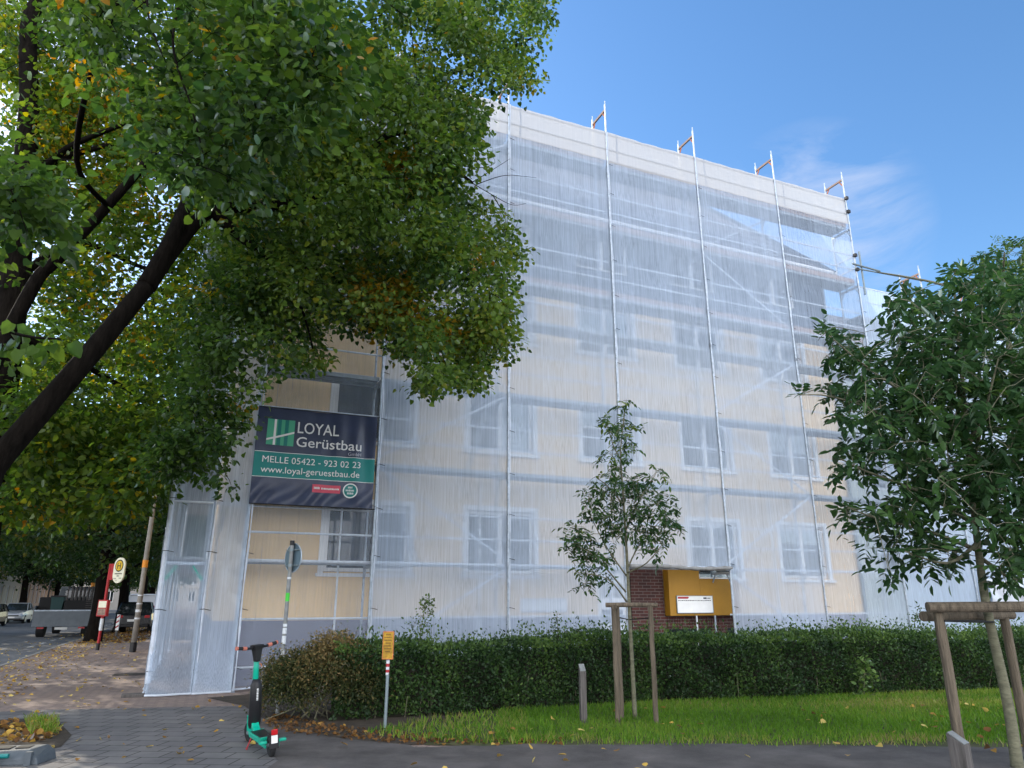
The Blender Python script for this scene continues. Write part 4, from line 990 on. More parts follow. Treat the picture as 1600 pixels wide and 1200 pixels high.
C2 = np.array([rel(at(u, v, 3.8)) for u, v in ((6, 515), (18, 548), (30, 520), (50, 540), (66, 520), (78, 545), (95, 535), (2, 570), (-15, 530))])
L = cluster_leaves(C2, 4, .11, .5, (.07, .10), np.full(len(C2), .3), .1, .9)
leaf_mesh('crown', T_LIME, *[np.concatenate([a_, b_]) for a_, b_ in zip(LC, L)], M['lime'], big)

# second lime of the row, its stem just inside the left edge
B0 = Vector((-9.55, 13.35, 0))
l2 = thing('lime_tree', 'upright lime tree with a dark straight stem at the left edge behind the leaning one', 'tree', B0)
T = Tree(); relb = lambda p: Vector(p)-B0
T.limb([(0, 0, -.05), relb(at(12, 520, 13.3)), relb(at(33, 340, 13.3)), relb(at(45, 180, 13.3)), relb(at(62, 0, 13.4)), (1.0, .2, 15)], .34, .12, 12, 6)
for pl in ((at(33, 300, 13.3), at(100, 235, 12.8), at(190, 195, 12.5), at(300, 150, 12.4)), (at(40, 270, 13.3), at(120, 240, 13.6), at(220, 215, 14), at(330, 190, 14.5)), (at(20, 440, 13.3), at(120, 380, 14), at(230, 420, 14.6), at(330, 430, 15)),
           (at(12, 520, 13.3), at(110, 560, 14.2), at(220, 620, 15), at(300, 660, 15.4)), (at(33, 340, 13.3), at(-80, 200, 13.5), at(-200, 80, 14)), (at(62, 0, 13.4), at(150, -120, 13.8), at(260, -260, 14)), (at(45, 180, 13.3), at(60, 60, 15), at(120, -60, 17))):
    T.limb([relb(p) for p in pl], .10, .02, 7)
Z = []
zone([(0, 0), (430, 0), (420, 330), (380, 470), (330, 560), (260, 700), (180, 800), (0, 830)], 900, 12.2, 18.0, .32, .14, .05)
zone([(60, 120), (330, 130), (330, 340), (100, 330)], 130, 13, 17, .62, .10, .35)  # sunlit gold patch put into the leaf colour
zone([(0, 0), (230, 0), (220, 200), (150, 350), (0, 360)], 260, 13.5, 19, .24, .12, .05)  # darker leaf tone stands for the shade at the left edge
zone([(-500, -500), (450, -450), (430, 0), (-300, 0)], 160, 12, 17, .4, .1, .1)
zone([(0, 640), (230, 640), (270, 730), (200, 790), (0, 800)], 260, 12, 16, .26, .10, .05)
C = np.vstack([c for c, h in Z])-np.array(B0); H = np.concatenate([h for c, h in Z])
T.twigs(C, .004, 4, rmax=.02); T.wood.build('trunk', M['bark_dark'], l2, smooth=True, fix=False)
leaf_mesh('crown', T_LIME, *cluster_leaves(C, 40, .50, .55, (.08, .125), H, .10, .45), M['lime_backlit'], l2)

# ------------------------------------------------------------------ street trees further off
def street_tree(seed, h, cr, zc, nclus, per, lsz, hue=.34):
    global RNG
    keep = RNG; RNG = np.random.default_rng(seed); T = Tree()
    T.limb([(0, 0, -.05), (.05, 0, 1.2), (-.04, .05, 3.5), (.1, .1, zc), (.2, 0, h*.86)], .36, .06, 12, 5)
    for i in range(9):
        a = i*2.4+RNG.normal(0, .2); z = 3.2+(h*.6-3.2)*i/8; q = cr*(.85-.25*abs(i/8-.4))
        T.limb([(0, 0, z), (q*.45*math.cos(a), q*.45*math.sin(a), z+.9), (q*math.cos(a), q*math.sin(a), z+1.6)], .10, .02, 6, 4)
    d = rnd_dir(nclus); r = RNG.uniform(.45, 1.0, (nclus, 1))**.6*(1+.14*np.sin(d[:, :1]*5+seed)+.1*np.sin(d[:, 1:2]*7+1))
    C = d*r*np.array([cr, cr, (h-zc)]); C[:, 2] = np.where(C[:, 2] < 0, C[:, 2]*.95, C[:, 2])+zc
    C = C[C[:, 2] > 2.7]
    T.twigs(C, .006, 4, rmax=.02); Hc = np.clip(RNG.normal(hue, .13, len(C)), 0, 1); y = RNG.random(len(C)) < .08; Hc[y] = .75
    w = T.wood.build('trunk', M['bark_dark'], None, smooth=True, fix=False)
    l = leaf_mesh('crown', T_LIME, *cluster_leaves(C, per, .75, .55, lsz, Hc, .09, .45), M['street_leaf'])
    RNG = keep; return w, l
protoA = street_tree(11, 14.5, 5.2, 8.2, 380, 58, (.13, .19)); protoB = street_tree(12, 13.0, 4.8, 7.6, 340, 58, (.13, .19), .42)
spots = [(st(-3.6, 34.6), 0, 0, 1.0, 'street tree with the thick dark trunk between the truck and the bus stop'),
         (st(-3.4, 43.2), 1, 1.1, .95, 'street tree whose dark trunk stands right behind the bus stop sign'),
         (st(-3.3, 57), 0, 2.2, 1.0, 'street tree behind the white parked van'),
         (st(-3.3, 68), 1, 3.0, 1.0, 'farthest street tree on the near side, past the white van'),
         (st(-13.0, 44), 1, 4.2, 1.0, 'tree across the road at the left edge of the photo'),
         (st(-13.0, 57), 0, 5.0, 1.0, 'tree across the road just left of the light coloured car'),
         (st(-13.0, 72), 1, .6, 1.05, 'tree across the road right behind the light coloured car'),
         (st(-13.0, 88), 0, 1.9, 1.05, 'tree across the road in front of the peach house'),
         (st(-13.0, 104), 1, 2.9, 1.1, 'farthest tree on the far side of the road'),
         (st(-3.3, 80), 0, 3.7, 1.05, 'tree on the near side where the street fades out behind the nets'),
         (st(-13.0, 122), 1, 5.1, 1.15, 'tree on the far side at the very end of the street'),
         (st(-5.2, 100), 1, 2.6, 1.15, 'tree closing the view down the street behind the parked cars'),
         (st(-9.5, 128), 0, .9, 1.2, 'tree in the middle distance closing the end of the road'),
         (st(-5.6, -4.2), 1, 1.5, 1.0, 'unseen street tree added behind the viewer to shade the left crowns'),  # added out of view to darken the crowns at the left
         (st(-13.0, 31), 0, 3.6, 1.0, 'nearest tree across the road, mostly beyond the left edge')]
used = set()
for p, k, rz, sc, lab in spots:
    e = thing('street_tree', lab, 'tree', p, rz, 'street trees along the road'); e.scale = (sc, sc, sc)
    for o in (protoA, protoB)[k]:
        if k in used: o = o.copy(); COL.objects.link(o)
        o.parent = e
    used.add(k)

# ------------------------------------------------------------------ young trees with pinnate leaves
def pinnate(C, axis_len, per, lsz, hue_c, seed=0):
    """each leaf: a stalk with pairs of leaflets"""
    n = len(C); ax = RNG.normal(0, .6, (n, 3)); ax[:, 2] += -.05; ax /= np.linalg.norm(ax, axis=1, keepdims=True)
    up = np.tile([0, 0, 1.], (n, 1))+RNG.normal(0, .35, (n, 3)); side = np.cross(ax, up); side /= np.linalg.norm(side, axis=1, keepdims=True)
    P, Tp, N_, S_, H_ = [], [], [], [], []
    AL = np.asarray(axis_len)*RNG.uniform(.75, 1.15, n)
    for i in range(per):
        q = (i//2+.6)/(per/2+.3); sg = 1 if i % 2 else -1
        if i == per-1: q, sg = 1.0, 0
        pos = C+ax*(AL*q)[:, None]-np.array([0, 0, 1.])*(AL*q*q*.25)[:, None]
        tip = side*sg*.9+ax*.55-np.array([0, 0, .3])+RNG.normal(0, .18, (n, 3))
        P.append(pos); Tp.append(tip); N_.append(up+RNG.normal(0, .25, (n, 3))); S_.append(RNG.uniform(lsz[0], lsz[1], n)); H_.append(np.clip(hue_c+RNG.normal(0, .08, n), 0, 1))
    return np.vstack(P), np.vstack(Tp), np.vstack(N_), np.concatenate(S_), np.concatenate(H_)
Y0 = Vector((1.71, 10.85, 0))
yt = thing('young_tree', 'slender young staked tree with pinnate leaves in front of the hedge', 'tree', Y0)
T = Tree(); ry = lambda p: Vector(p)-Y0
T.limb([(0, 0, -.02), ry(at(985, 985, 10.85)), ry(at(980, 880, 10.85)), ry(at(974, 780, 10.8)), ry(at(970, 700, 10.8)), ry(at(978, 632, 10.8))], .035, .006, 8, 5)
for pl in (((978, 925, 10.85), (930, 870, 10.7), (895, 850, 10.6)), ((979, 900, 10.85), (945, 850, 10.8), (915, 790, 10.9)), ((980, 890, 10.85), (1000, 850, 10.9), (1040, 805, 11)), ((977, 830, 10.85), (1000, 780, 10.7), (1025, 740, 10.6)),
           ((979, 940, 10.85), (950, 905, 10.6), (905, 895, 10.5)), ((975, 790, 10.8), (950, 760, 10.7), (930, 745, 10.7)), ((980, 895, 10.85), (1010, 880, 10.5), (1035, 850, 10.4)), ((971, 720, 10.8), (958, 695, 10.8), (948, 660, 10.8))):
    T.limb([ry(at(*p)) for p in pl], .014, .004, 6, 4)
cl = []
def blobs(lst, Yc, dY, n_per_px):
    out = []
    for u, v, r in lst:
        for _ in range(max(3, int(r*r*n_per_px))):
            a = RNG.uniform(0, 6.28); q = math.sqrt(RNG.random())*r; out.append(tuple(at(u+q*math.cos(a), v+q*math.sin(a), Yc+RNG.normal(0, dY))))
    return np.array(out)
Bl = [(978, 635, 12), (948, 650, 10), (962, 668, 18), (985, 665, 12), (975, 690, 12), (950, 708, 12), (985, 705, 14), (958, 740, 16), (930, 765, 20), (970, 765, 24), (1000, 760, 18), (1025, 740, 14), (1010, 785, 26), (1040, 790, 18), (950, 800, 22), (925, 800, 16), (985, 815, 26), (1020, 825, 22), (1050, 815, 16), (960, 835, 18), (1030, 860, 14), (900, 835, 18), (915, 855, 22), (890, 850, 12), (935, 880, 20), (900, 885, 10), (912, 910, 13), (950, 905, 9), (928, 865, 12), (1010, 850, 12)]
C = blobs(Bl, 10.8, .20, .060)-np.array(Y0)
T.twigs(C, .0022, 4, rmax=.007); T.wood.build('trunk', M['bark_young'], yt, smooth=True, fix=False)
hc = np.clip(RNG.normal(.42, .16, len(C)), 0, 1); hc[(C[:, 2] > 3.6) & (RNG.random(len(C)) < .3)] = .95
leaf_mesh('crown', T_OVAL, *pinnate(C, .17, 7, (.065, .105), hc), M['ash'], yt, width=.95)

R0 = Vector((5.02, 7.9, 0))
rt = thing('young_tree', 'larger dark green tree with pinnate leaves at the right edge, tied to a wooden support', 'tree', R0)
T = Tree(); rr = lambda p: Vector(p)-R0
T.limb([(0, 0, -.02), rr(at(1575, 1100, 7.9)), rr(at(1543, 955, 7.9)), rr(at(1530, 870, 7.9)), rr(at(1518, 760, 7.9)), rr(at(1508, 640, 7.9)), rr(at(1495, 500, 7.9)), rr(at(1490, 440, 7.9))], .062, .012, 10, 6)
for pl in (((1528, 860, 7.9), (1450, 830, 7.6), (1370, 810, 7.4), (1330, 795, 7.3)), ((1520, 780, 7.9), (1440, 720, 7.6), (1380, 650, 7.4), (1300, 620, 7.3), (1250, 617, 7.2)), ((1512, 690, 7.9), (1420, 620, 7.6), (1350, 570, 7.4), (1290, 520, 7.3)), ((1524, 820, 7.9), (1440, 770, 7.5), (1350, 735, 7.3), (1310, 715, 7.2)),
           ((1505, 620, 7.9), (1450, 540, 7.8), (1405, 470, 7.8)), ((1522, 800, 7.9), (1570, 700, 8.2), (1620, 600, 8.3)), ((1530, 870, 7.9), (1590, 905, 8.0), (1640, 860, 8)), ((1512, 700, 7.9), (1560, 580, 8.4), (1600, 480, 8.6)), ((1526, 850, 7.9), (1480, 880, 7.4), (1410, 860, 7.2)), ((1516, 740, 7.9), (1540, 640, 7.2), (1560, 560, 6.9))):
    T.limb([rr(at(*p)) for p in pl], .026, .005, 7, 4)
Bl = [(1255, 616, 9), (1290, 530, 16), (1284, 506, 8), (1338, 520, 12), (1300, 555, 14), (1325, 545, 14), (1350, 560, 20), (1300, 612, 16), (1330, 600, 22), (1375, 590, 28), (1320, 640, 20), (1355, 640, 26), (1395, 640, 32), (1320, 715, 22), (1345, 735, 16), (1300, 730, 10), (1360, 700, 22), (1400, 700, 30),
      (1330, 800, 14), (1355, 815, 20), (1385, 800, 24), (1420, 790, 30), (1360, 850, 10), (1400, 850, 18), (1440, 850, 24), (1395, 885, 12), (1450, 890, 13), (1480, 870, 22), (1430, 745, 30), (1470, 700, 40), (1440, 640, 40), (1420, 540, 34), (1400, 480, 22), (1430, 470, 22), (1460, 500, 36), (1480, 570, 46), (1450, 590, 40), (1530, 520, 46), (1560, 600, 50), (1520, 640, 44), (1580, 700, 46), (1540, 740, 40), (1490, 770, 36),
      (1570, 800, 44), (1600, 860, 36), (1570, 880, 20), (1550, 440, 30), (1500, 440, 26), (1590, 470, 36), (1620, 560, 40), (1650, 660, 60), (1650, 780, 60), (1405, 440, 10), (1700, 560, 80), (1580, 905, 14)]
C = blobs(Bl, 7.75, .58, .039)-np.array(R0)
T.twigs(C, .0025, 4, rmax=.009); T.wood.build('trunk', M['bark_young'], rt, smooth=True, fix=False)
hc = np.clip(RNG.normal(.36, .15, len(C)), 0, 1); hc[np.linalg.norm(C-np.array(rr(at(1525, 530, 7.5))), axis=1) < .13] = 1
leaf_mesh('crown', T_OVAL, *pinnate(C, .21, 7, (.08, .135), hc), M['ash'], rt, width=1.15)
# taller tree further back on the right
G0 = Vector((11.6, 15.9, 0))
gt = thing('park_tree', 'taller bright green tree rising behind the right young tree', 'tree', G0)
T = Tree(); rg = lambda p: Vector(p)-G0
T.limb([(0, 0, -.05), (0, 0, 3), (.1, 0, 6), (.2, 0, 9.3)], .16, .04, 9)
for i in range(10):
    a = i*2.4; z = 4+i*.5; T.limb([(0, 0, z), (1.2*math.cos(a), 1.2*math.sin(a), z+.7), (2.4*math.cos(a), 2.4*math.sin(a), z+1.2)], .05, .012, 6, 4)
C = np.vstack([blobs([(1590, 400, 36), (1560, 405, 26), (1530, 412, 20), (1500, 440, 24), (1550, 440, 40), (1600, 450, 50), (1650, 400, 60), (1660, 500, 80), (1580, 520, 60), (1720, 450, 80), (1640, 600, 80), (1700, 650, 80)], 15.6, .8, .034)])-np.array(G0)
T.twigs(C, .004, 4, rmax=.014); T.wood.build('trunk', M['bark_young'], gt, smooth=True, fix=False)
leaf_mesh('crown', T_OVAL, *pinnate(C, .28, 9, (.09, .14), np.clip(RNG.normal(.72, .14, len(C)), 0, 1)), M['ash'], gt, width=1.0)

# ------------------------------------------------------------------ wooden supports, marker posts, small signs
def post_mb(b, x, y, z0, z1, r, lean=(0, 0)):
    n = 6; pts = [(x+lean[0]*i/n+.004*math.sin(i*2.1+x*9), y+lean[1]*i/n+.004*math.sin(i*1.7+y*7), z0+(z1-z0)*i/n) for i in range(n+1)]
    return b.tube(pts, [r*(1.04-.06*i/n+.02*math.sin(i*2.9+x)) for i in range(n+1)], 12)
s1 = thing('tree_support', 'three round wooden stakes with crossbars around the slender young tree', 'tree support', (1.62, 10.6, 0))
for x, y in ((-.19, -.06), (.30, -.20), (-.10, .22)): post_mb(MB(), x, y, -.05, 1.52, .034).build('stake', M['wood'], s1, smooth=False)
MB().tube([(-.30, -.05, 1.53), (.02, -.13, 1.535), (.40, -.22, 1.53)], [.031, .032, .030], 12).build('crossbar', M['wood'], s1)
MB().tube([(-.19, -.12, 1.50), (-.15, .1, 1.505), (-.09, .31, 1.5)], .034, 12).build('crossbar', M['wood'], s1)
MB().tube([(.30, -.2, 1.36), (.1, .2, 1.33), (.05, .26, 1.33), (-.1, .22, 1.36)], .008, 6).build('tie_strap', M['rubber'], s1)
s2 = thing('tree_support', 'round wooden stakes and crossbar supporting the larger tree at the right edge', 'tree support', (5.0, 7.6, 0))
for x, y in ((-.75, -.12), (.42, .68), (.95, -.35)): post_mb(MB(), x, y, -.05, 1.50, .048).build('stake', M['wood'], s2)
MB().tube([(-.89, -.19, 1.53), (0, -.27, 1.535), (1.1, -.42, 1.53)], [.050, .052, .049], 14).build('crossbar', M['wood'], s2)
MB().tube([(-.84, -.0, 1.44), (-.2, .35, 1.44), (.55, .74, 1.44)], [.05, .05, .048], 14).build('crossbar', M['wood'], s2)
MB().tube([(-.75, -.08, 1.40), (-.3, .05, 1.385), (.0, .22, 1.38), (.05, .36, 1.385), (-.3, .1, 1.395), (-.73, -.16, 1.40)], .010, 6).build('tie_strap', M['rubber'], s2)
def marker(x, y, h, w, label, rz):
    e = thing('marker_post', label, 'marker post', (x, y, 0), rz, 'grey wooden marker posts')
    b = MB(); b.loft([[(-w/2, -w/2, -.02), (w/2, -w/2, -.02), (w/2, w/2, -.02), (-w/2, w/2, -.02)], [(-w/2, -w/2, h-.09), (w/2, -w/2, h-.09), (w/2, w/2, h), (-w/2, w/2, h)]]); b.build('post', M['greywood'], e, bevel=.005)
    MB().loft([[(-w*.45, -w*.47, h-.082), (w*.45, -w*.47, h-.082), (w*.45, w*.45, h+.002), (-w*.45, w*.45, h+.002)], [(-w*.45, -w*.49, h-.076), (w*.45, -w*.49, h-.076), (w*.45, w*.43, h+.009), (-w*.45, w*.43, h+.009)]]).build('plate', M['pole_grey'], e)
marker(.97, 10.6, .74, .085, 'slim grey wooden marker post with a slanted metal cap in the lawn', R(12))
marker(4.08, 7.2, .43, .14, 'short thick grey wooden post before the right tree support', R(40))

ys = thing('small_sign', 'rusty yellow sign plate on a thin grey post in front of the hedge', 'sign', (-1.63, 10.05, 0))
MB().tube([(0, 0, -.02), (.004, 0, .5), (0, 0, 1.17)], .021, 10).build('post', M['grey_metal'], ys)
pl = MB().box(-.068, -.034, .86, .068, -.024, 1.19).build('plate', M['signrust'], ys, bevel=.003); pl.rotation_euler = (0, 0, R(-6))
fb = MB(); fb.box(-.074, -.036, .853, .074, -.022, .862).box(-.074, -.036, 1.188, .074, -.022, 1.20).box(-.074, -.036, .862, -.066, -.022, 1.188).box(.066, -.036, .862, .074, -.022, 1.188)
fb.build('frame', M['rust'], pl)
b = MB(); r_ = random.Random(5)
for i, z in enumerate((1.15, 1.115, 1.08, 1.045, 1.01, .975, .94)):
    x = -.052+(.02 if i in (0, 3, 6) else 0)
    while x < (.045 if i not in (0, 3, 6) else .025):
        w = r_.uniform(.005, .011); b.quad((x, -.0355, z), (x+w, -.0355, z), (x+w*.8, -.0355, z+.018), (x, -.0355, z+.02)); x += w+.004
b.build('faded_print', M['faint'], pl, fix=False)
b = MB(); b.tube([(0, 0, .66), (0, 0, .84)], .0235, 10); b.build('white_band', M['stick_white'], ys)
b = MB(); b.tube([(0, 0, .69), (0, 0, .725)], .0245, 10).tube([(0, 0, .76), (0, 0, .80)], .0245, 10); b.build('red_sticker', M['red'], ys)

tsg = thing('traffic_sign', 'round traffic sign seen from behind on a stickered grey post behind the bush', 'traffic sign', (-3.37, 11.2, 0))
MB().tube([(0, 0, -.02), (0, 0, 2.45)], .030, 12).build('post', M['pole_grey'], tsg)
MB().tube([(0, 0, 2.40), (0, 0, 2.47)], .036, 12).build('cap', M['black'], tsg)
ax = Vector((.64, .77, 0))
dsc = MB().disc((.026, .032, 2.215), ax, .215, .012, 36).build('sign_disc', M['signblue'], tsg)
MB().torus((.026, .032, 2.215), ax, .212, .009, 36, 6).build('rim', M['steel'], dsc)
b = MB()
for z in (2.10, 2.33): b.tube([(-.11, .12, z), (.15, -.10, z)], .012, 6).tube([(0, 0, z-.02), (0, 0, z+.02)], .036, 12)
b.build('bracket', M['grey_metal'], tsg)
MB().tube([(0, 0, 1.58), (0, 0, 1.70)], .0315, 12).build('green_sticker', M['stick_green'], tsg)
b = MB()
for z0, z1 in ((.98, 1.09), (1.12, 1.20), (1.22, 1.26), (.80, .9), (1.9, 1.93)): b.tube([(0, 0, z0), (0, 0, z1)], .0312, 12)
b.build('white_sticker', M['stick_white'], tsg)
MB().tube([(0, 0, .60), (0, 0, .72)], .034, 12).build('red_sticker', M['red'], tsg)

# bus stop
bp_ = gnd(152, 1016); bs = thing('bus_stop', 'red bus stop post with round ended H sign and timetable box', 'bus stop', bp_, R(-25))
bh = 3.2
MB().box(-.04, -.03, -.02, .04, .03, 2.78).build('post', M['red'], bs, bevel=.006)
MB().box(-.05, -.035, -.02, .05, .035, .22).build('post_foot', M['black'], bs)
MB().box(.04, -.02, 2.25, .22, .02, 2.78).build('flag_arm', M['red'], bs)
def stadium(w, h, cx, cz, y, n=14):
    r = w/2; pts = []
    for i in range(n+1): a = math.pi*i/n; pts.append((cx+r*math.cos(a), y, cz+h/2-r+r*math.sin(a)))
    for i in range(n+1): a = math.pi+math.pi*i/n; pts.append((cx+r*math.cos(a), y, cz-h/2+r+r*math.sin(a)))
    return pts
hs = MB().loft([stadium(.54, .84, .48, 2.56, .02), stadium(.54, .84, .48, 2.56, -.025)]).build('sign_plate', M['cream'], bs)
MB().disc((.48, -.029, 2.71), (0, 1, 0), .20, .004, 32).build('green_ring', M['ink_green'], hs); MB().disc((.48, -.033, 2.71), (0, 1, 0), .162, .004, 32).build('yellow_disc', M['signyellow'], hs)
text_part('lettering', 'H', .28, M['ink_green'], hs, Matrix.Translation((.48, -.037, 2.61)) @ Matrix.Rotation(R(90), 4, 'X'), 'CENTER', .004)
b = MB(); r_ = random.Random(9)
for x0, x1, z, h in ((.31, .65, 2.43, .035), (.42, .54, 2.36, .03), (.28, .38, 2.28, .02), (.54, .66, 2.29, .02), (.40, .46, 2.22, .02)):
    x = x0
    while x < x1: w = r_.uniform(.012, .03); b.quad((x, -.029, z), (x+w, -.029, z), (x+w, -.029, z+h), (x, -.029, z+h)); x += w+.008
b.build('small_print', M['ink'], hs, fix=False)
bx = MB().box(-.24, -.07, 1.07, .24, .03, 1.60).build('timetable_box', M['red'], bs, bevel=.008)
MB().box(-.19, -.075, 1.35, .19, -.071, 1.56).build('timetable', M['cream'], bx); MB().box(-.19, -.075, 1.11, .19, -.071, 1.32).build('poster', new_mat('poster_brown', (.25, .16, .12), .5, var=.6, vscale=9), bx)
MB().tube([(0, 0, .62), (0, 0, 1.0)], .055, 8).build('worn_sleeve', M['stick_white'], bs)

lp = thing('lamp_post', 'slender concrete coloured lamp post with an orange band beside the pavement', 'lamp post', gnd(207, 1019))
MB().tube([(0, 0, -.02), (0, 0, 2.4), (0, 0, 8.2)], [.088, .080, .055], 14).build('pole', M['conc'], lp, smooth=True)
MB().tube([(0, 0, -.02), (0, 0, .30)], .105, 14).build('base_collar', M['black'], lp); MB().tube([(0, 0, 2.62), (0, 0, 2.86)], .088, 14).build('orange_band', M['bandorange'], lp)
b = MB()
for z0, z1 in ((1.0, 1.05), (1.22, 1.3), (1.46, 1.5), (1.72, 1.76)): b.tube([(0, 0, z0), (0, 0, z1)], .089, 14)
b.build('sticker', M['stick_white'], lp)
MB().tube([(0, 0, 8.1), (-.3, .1, 8.5), (-1.2, .4, 8.6)], [.06, .05, .045], 10).build('arm', M['conc'], lp); MB().box(-1.9, .3, 8.52, -1.1, .55, 8.66).build('lamp_head', M['pole_grey'], lp, bevel=.03)

dl = thing('delineator', 'small red and white striped marker board at the verge near the parked black car', 'marker board', gnd(181, 994), R(-20))
MB().box(-.09, -.015, .25, .09, .015, .95).build('board', M['white_plate'], dl)
b = MB()
for z in (.40, .62, .84): b.poly([(-.09, -.018, z-.07), (.09, -.018, z+.03), (.09, -.018, z+.11), (-.09, -.018, z+.01)])
b.build('red_stripe', M['red'], dl, fix=False); MB().box(-.05, -.03, -.02, .05, .03, .26).build('foot', M['greywood'], dl)

# ------------------------------------------------------------------ e-scooter
sd = Vector((-3.20+2.58, 9.4-8.4, 0)); sc_ = thing('electric_scooter', 'teal rental electric scooter parked on its kickstand at the edge of the paving', 'scooter', (-2.56, 8.42, 0), math.atan2(sd.y, sd.x)); sc_.rotation_euler = (R(-5), 0, math.atan2(sd.y, sd.x))
def wheel(x, r, w, name):
    e = MB().torus((x, 0, r), (0, 1, 0), r-.028, .028, 30, 10).build(name, M['rubber'], sc_, smooth=True)
    b = MB().disc((x, 0, r), (0, 1, 0), r-.045, w, 24); b.build('rim', M['black'], e); MB().tube([(x, -w*1.1, r), (x, w*1.1, r)], .022, 12).build('hub', M['grey_metal'], e)
wheel(0, .118, .05, 'wheel')
# front wheel and fork are turned with the bar
FR = Vector((.90, 0, 0)); 
fk = MB().torus((0, 0, .125), (0, 1, 0), .097, .028, 30, 10).build('wheel', M['rubber'], sc_, smooth=True, loc=FR); fk.rotation_euler = (0, 0, R(24))
MB().disc((0, 0, .125), (0, 1, 0), .078, .05, 24).build('rim', M['black'], fk); MB().tube([(0, -.06, .125), (0, .06, .125)], .02, 12).build('hub', M['grey_metal'], fk)
MB().box(-.06, -.05, .12, .03, -.038, .30).box(-.06, .038, .12, .03, .05, .30).box(-.07, -.05, .27, .03, .05, .31).build('fork', M['teal'], sc_, loc=FR, bevel=.006).rotation_euler = (0, 0, R(24))
b = MB(); prof = [(.10, .15), (.20, .118), (.64, .118), (.70, .15), (.70, .175), (.64, .172), (.20, .172), (.10, .19)]
nk = [(.62, .125), (.68, .13), (.80, .20), (.87, .30), (.81, .32), (.70, .215), (.62, .17)]
MB().loft([[(x, -.040, z) for x, z in nk], [(x, .040, z) for x, z in nk]]).build('neck', M['teal'], sc_, bevel=.008)
b.loft([[(x, -.088, z) for x, z in prof], [(x, .088, z) for x, z in prof]]); b.build('deck', M['teal'], sc_, bevel=.008)
MB().box(.17, -.072, .172, .62, .072, .180).build('foot_grip', M['black'], sc_, bevel=.003)
S0 = Vector((.835, 0, .26)); S1 = Vector((.69, 0, 1.02))
def along(q, dx=0., dy=0.): return S0.lerp(S1, q)+Vector((dx, dy, 0))
def stem_ring(q, hw, hd, off=0., n=14): 
    c = along(q, off); return [(c.x+hd*math.cos(2*math.pi*i/n), hw*math.sin(2*math.pi*i/n), c.z+.19*hd*math.cos(2*math.pi*i/n)) for i in range(n)]
MB().loft([stem_ring(0, .036, .045), stem_ring(.35, .034, .042), stem_ring(.7, .032, .036), stem_ring(1.0, .026, .028)]).build('stem', M['teal'], sc_, smooth=True)
bt = MB().loft([stem_ring(-.10, .058, .03, -.058), stem_ring(-.05, .070, .052, -.058), stem_ring(.30, .070, .054, -.058), stem_ring(.52, .064, .05, -.053), stem_ring(.60, .040, .028, -.04)]).build('battery_pack', M['black'], sc_, smooth=True)
b = MB(); r_ = random.Random(3); q = .30
while q < .46:
    h = r_.uniform(.008, .016); c = along(q, -.1135); b.quad((c.x, .004, c.z), (c.x, -.016, c.z), (c.x-.002, -.016, c.z+h), (c.x-.002, .004, c.z+h)); q += (h+.006)/.78
b.build('battery_print', M['letter'], bt, fix=False)
hb = bpy.data.objects.new('handlebar', None)
HBm = MB().tube([(0, -.27, .05), (0, -.12, .03), (0, .12, .03), (0, .27, .05)], .016, 10).build('handlebar', M['black'], sc_, loc=S1+Vector((-.01, 0, .02))); HBm.rotation_euler = (0, 0, R(24))
b = MB(); b.loft([[(-.045, -.075, .06), (.05, -.075, .06), (.05, .075, .06), (-.045, .075, .06)], [(-.035, -.05, -.0), (.045, -.05, -.0), (.045, .05, 0), (-.035, .05, 0)], [(-.028, -.03, -.13), (.03, -.03, -.13), (.03, .03, -.13), (-.028, .03, -.13)]]); b.build('head_unit', M['black'], HBm, bevel=.012)
for s in (-1, 1):
    MB().tube([(0, s*.15, .034), (0, s*.20, .04)], .022, 10).tube([(0, s*.265, .049), (0, s*.285, .052)], .022, 10).build('grip_collar', M['orange'], HBm)
    MB().tube([(0, s*.2, .04), (0, s*.265, .049)], .020, 10).build('grip', M['rubber'], HBm); MB().tube([(.03, s*.11, .03), (.07, s*.16, .03), (.06, s*.24, .035)], .006, 6).build('brake_lever', M['black'], HBm)
MB().box(-.10, -.05, .235, .02, .05, .245).box(-.125, -.05, .10, -.115, .05, .24).build('mudguard', M['black'], sc_, bevel=.004)
MB().box(-.145, -.032, .235, -.115, .032, .29).build('tail_light', M['redlens'], sc_, bevel=.006); MB().box(-.138, -.032, .155, -.128, .032, .232).build('number_plate', M['white_plate'], sc_)
MB().box(-.04, -.075, .10, .16, -.06, .16).box(-.04, .06, .10, .16, .075, .16).build('rear_fork', M['teal'], sc_, bevel=.004); [MB().box(-.08, y_, .15, -.03, y_+.08, .18).build('indicator_wing', M['teal'], sc_, bevel=.008) for y_ in (-.14, .06)]
MB().tube([(.55, .08, .13), (.54, .135, .02)], .008, 8).tube([(.52, .135, .02), (.57, .135, .02)], .009, 6).build('kickstand', M['red'], sc_)
MB().tube([along(.84, .03), along(.80, .06)+Vector((0, -.07, 0)), along(.76, .05)+Vector((0, -.075, 0))], .006, 6).build('bag_hook', M['rust'], sc_)
MB().tube([along(.95, .04), along(.6, .06), along(.1, .06)], .006, 6).build('brake_cable', M['black'], sc_)

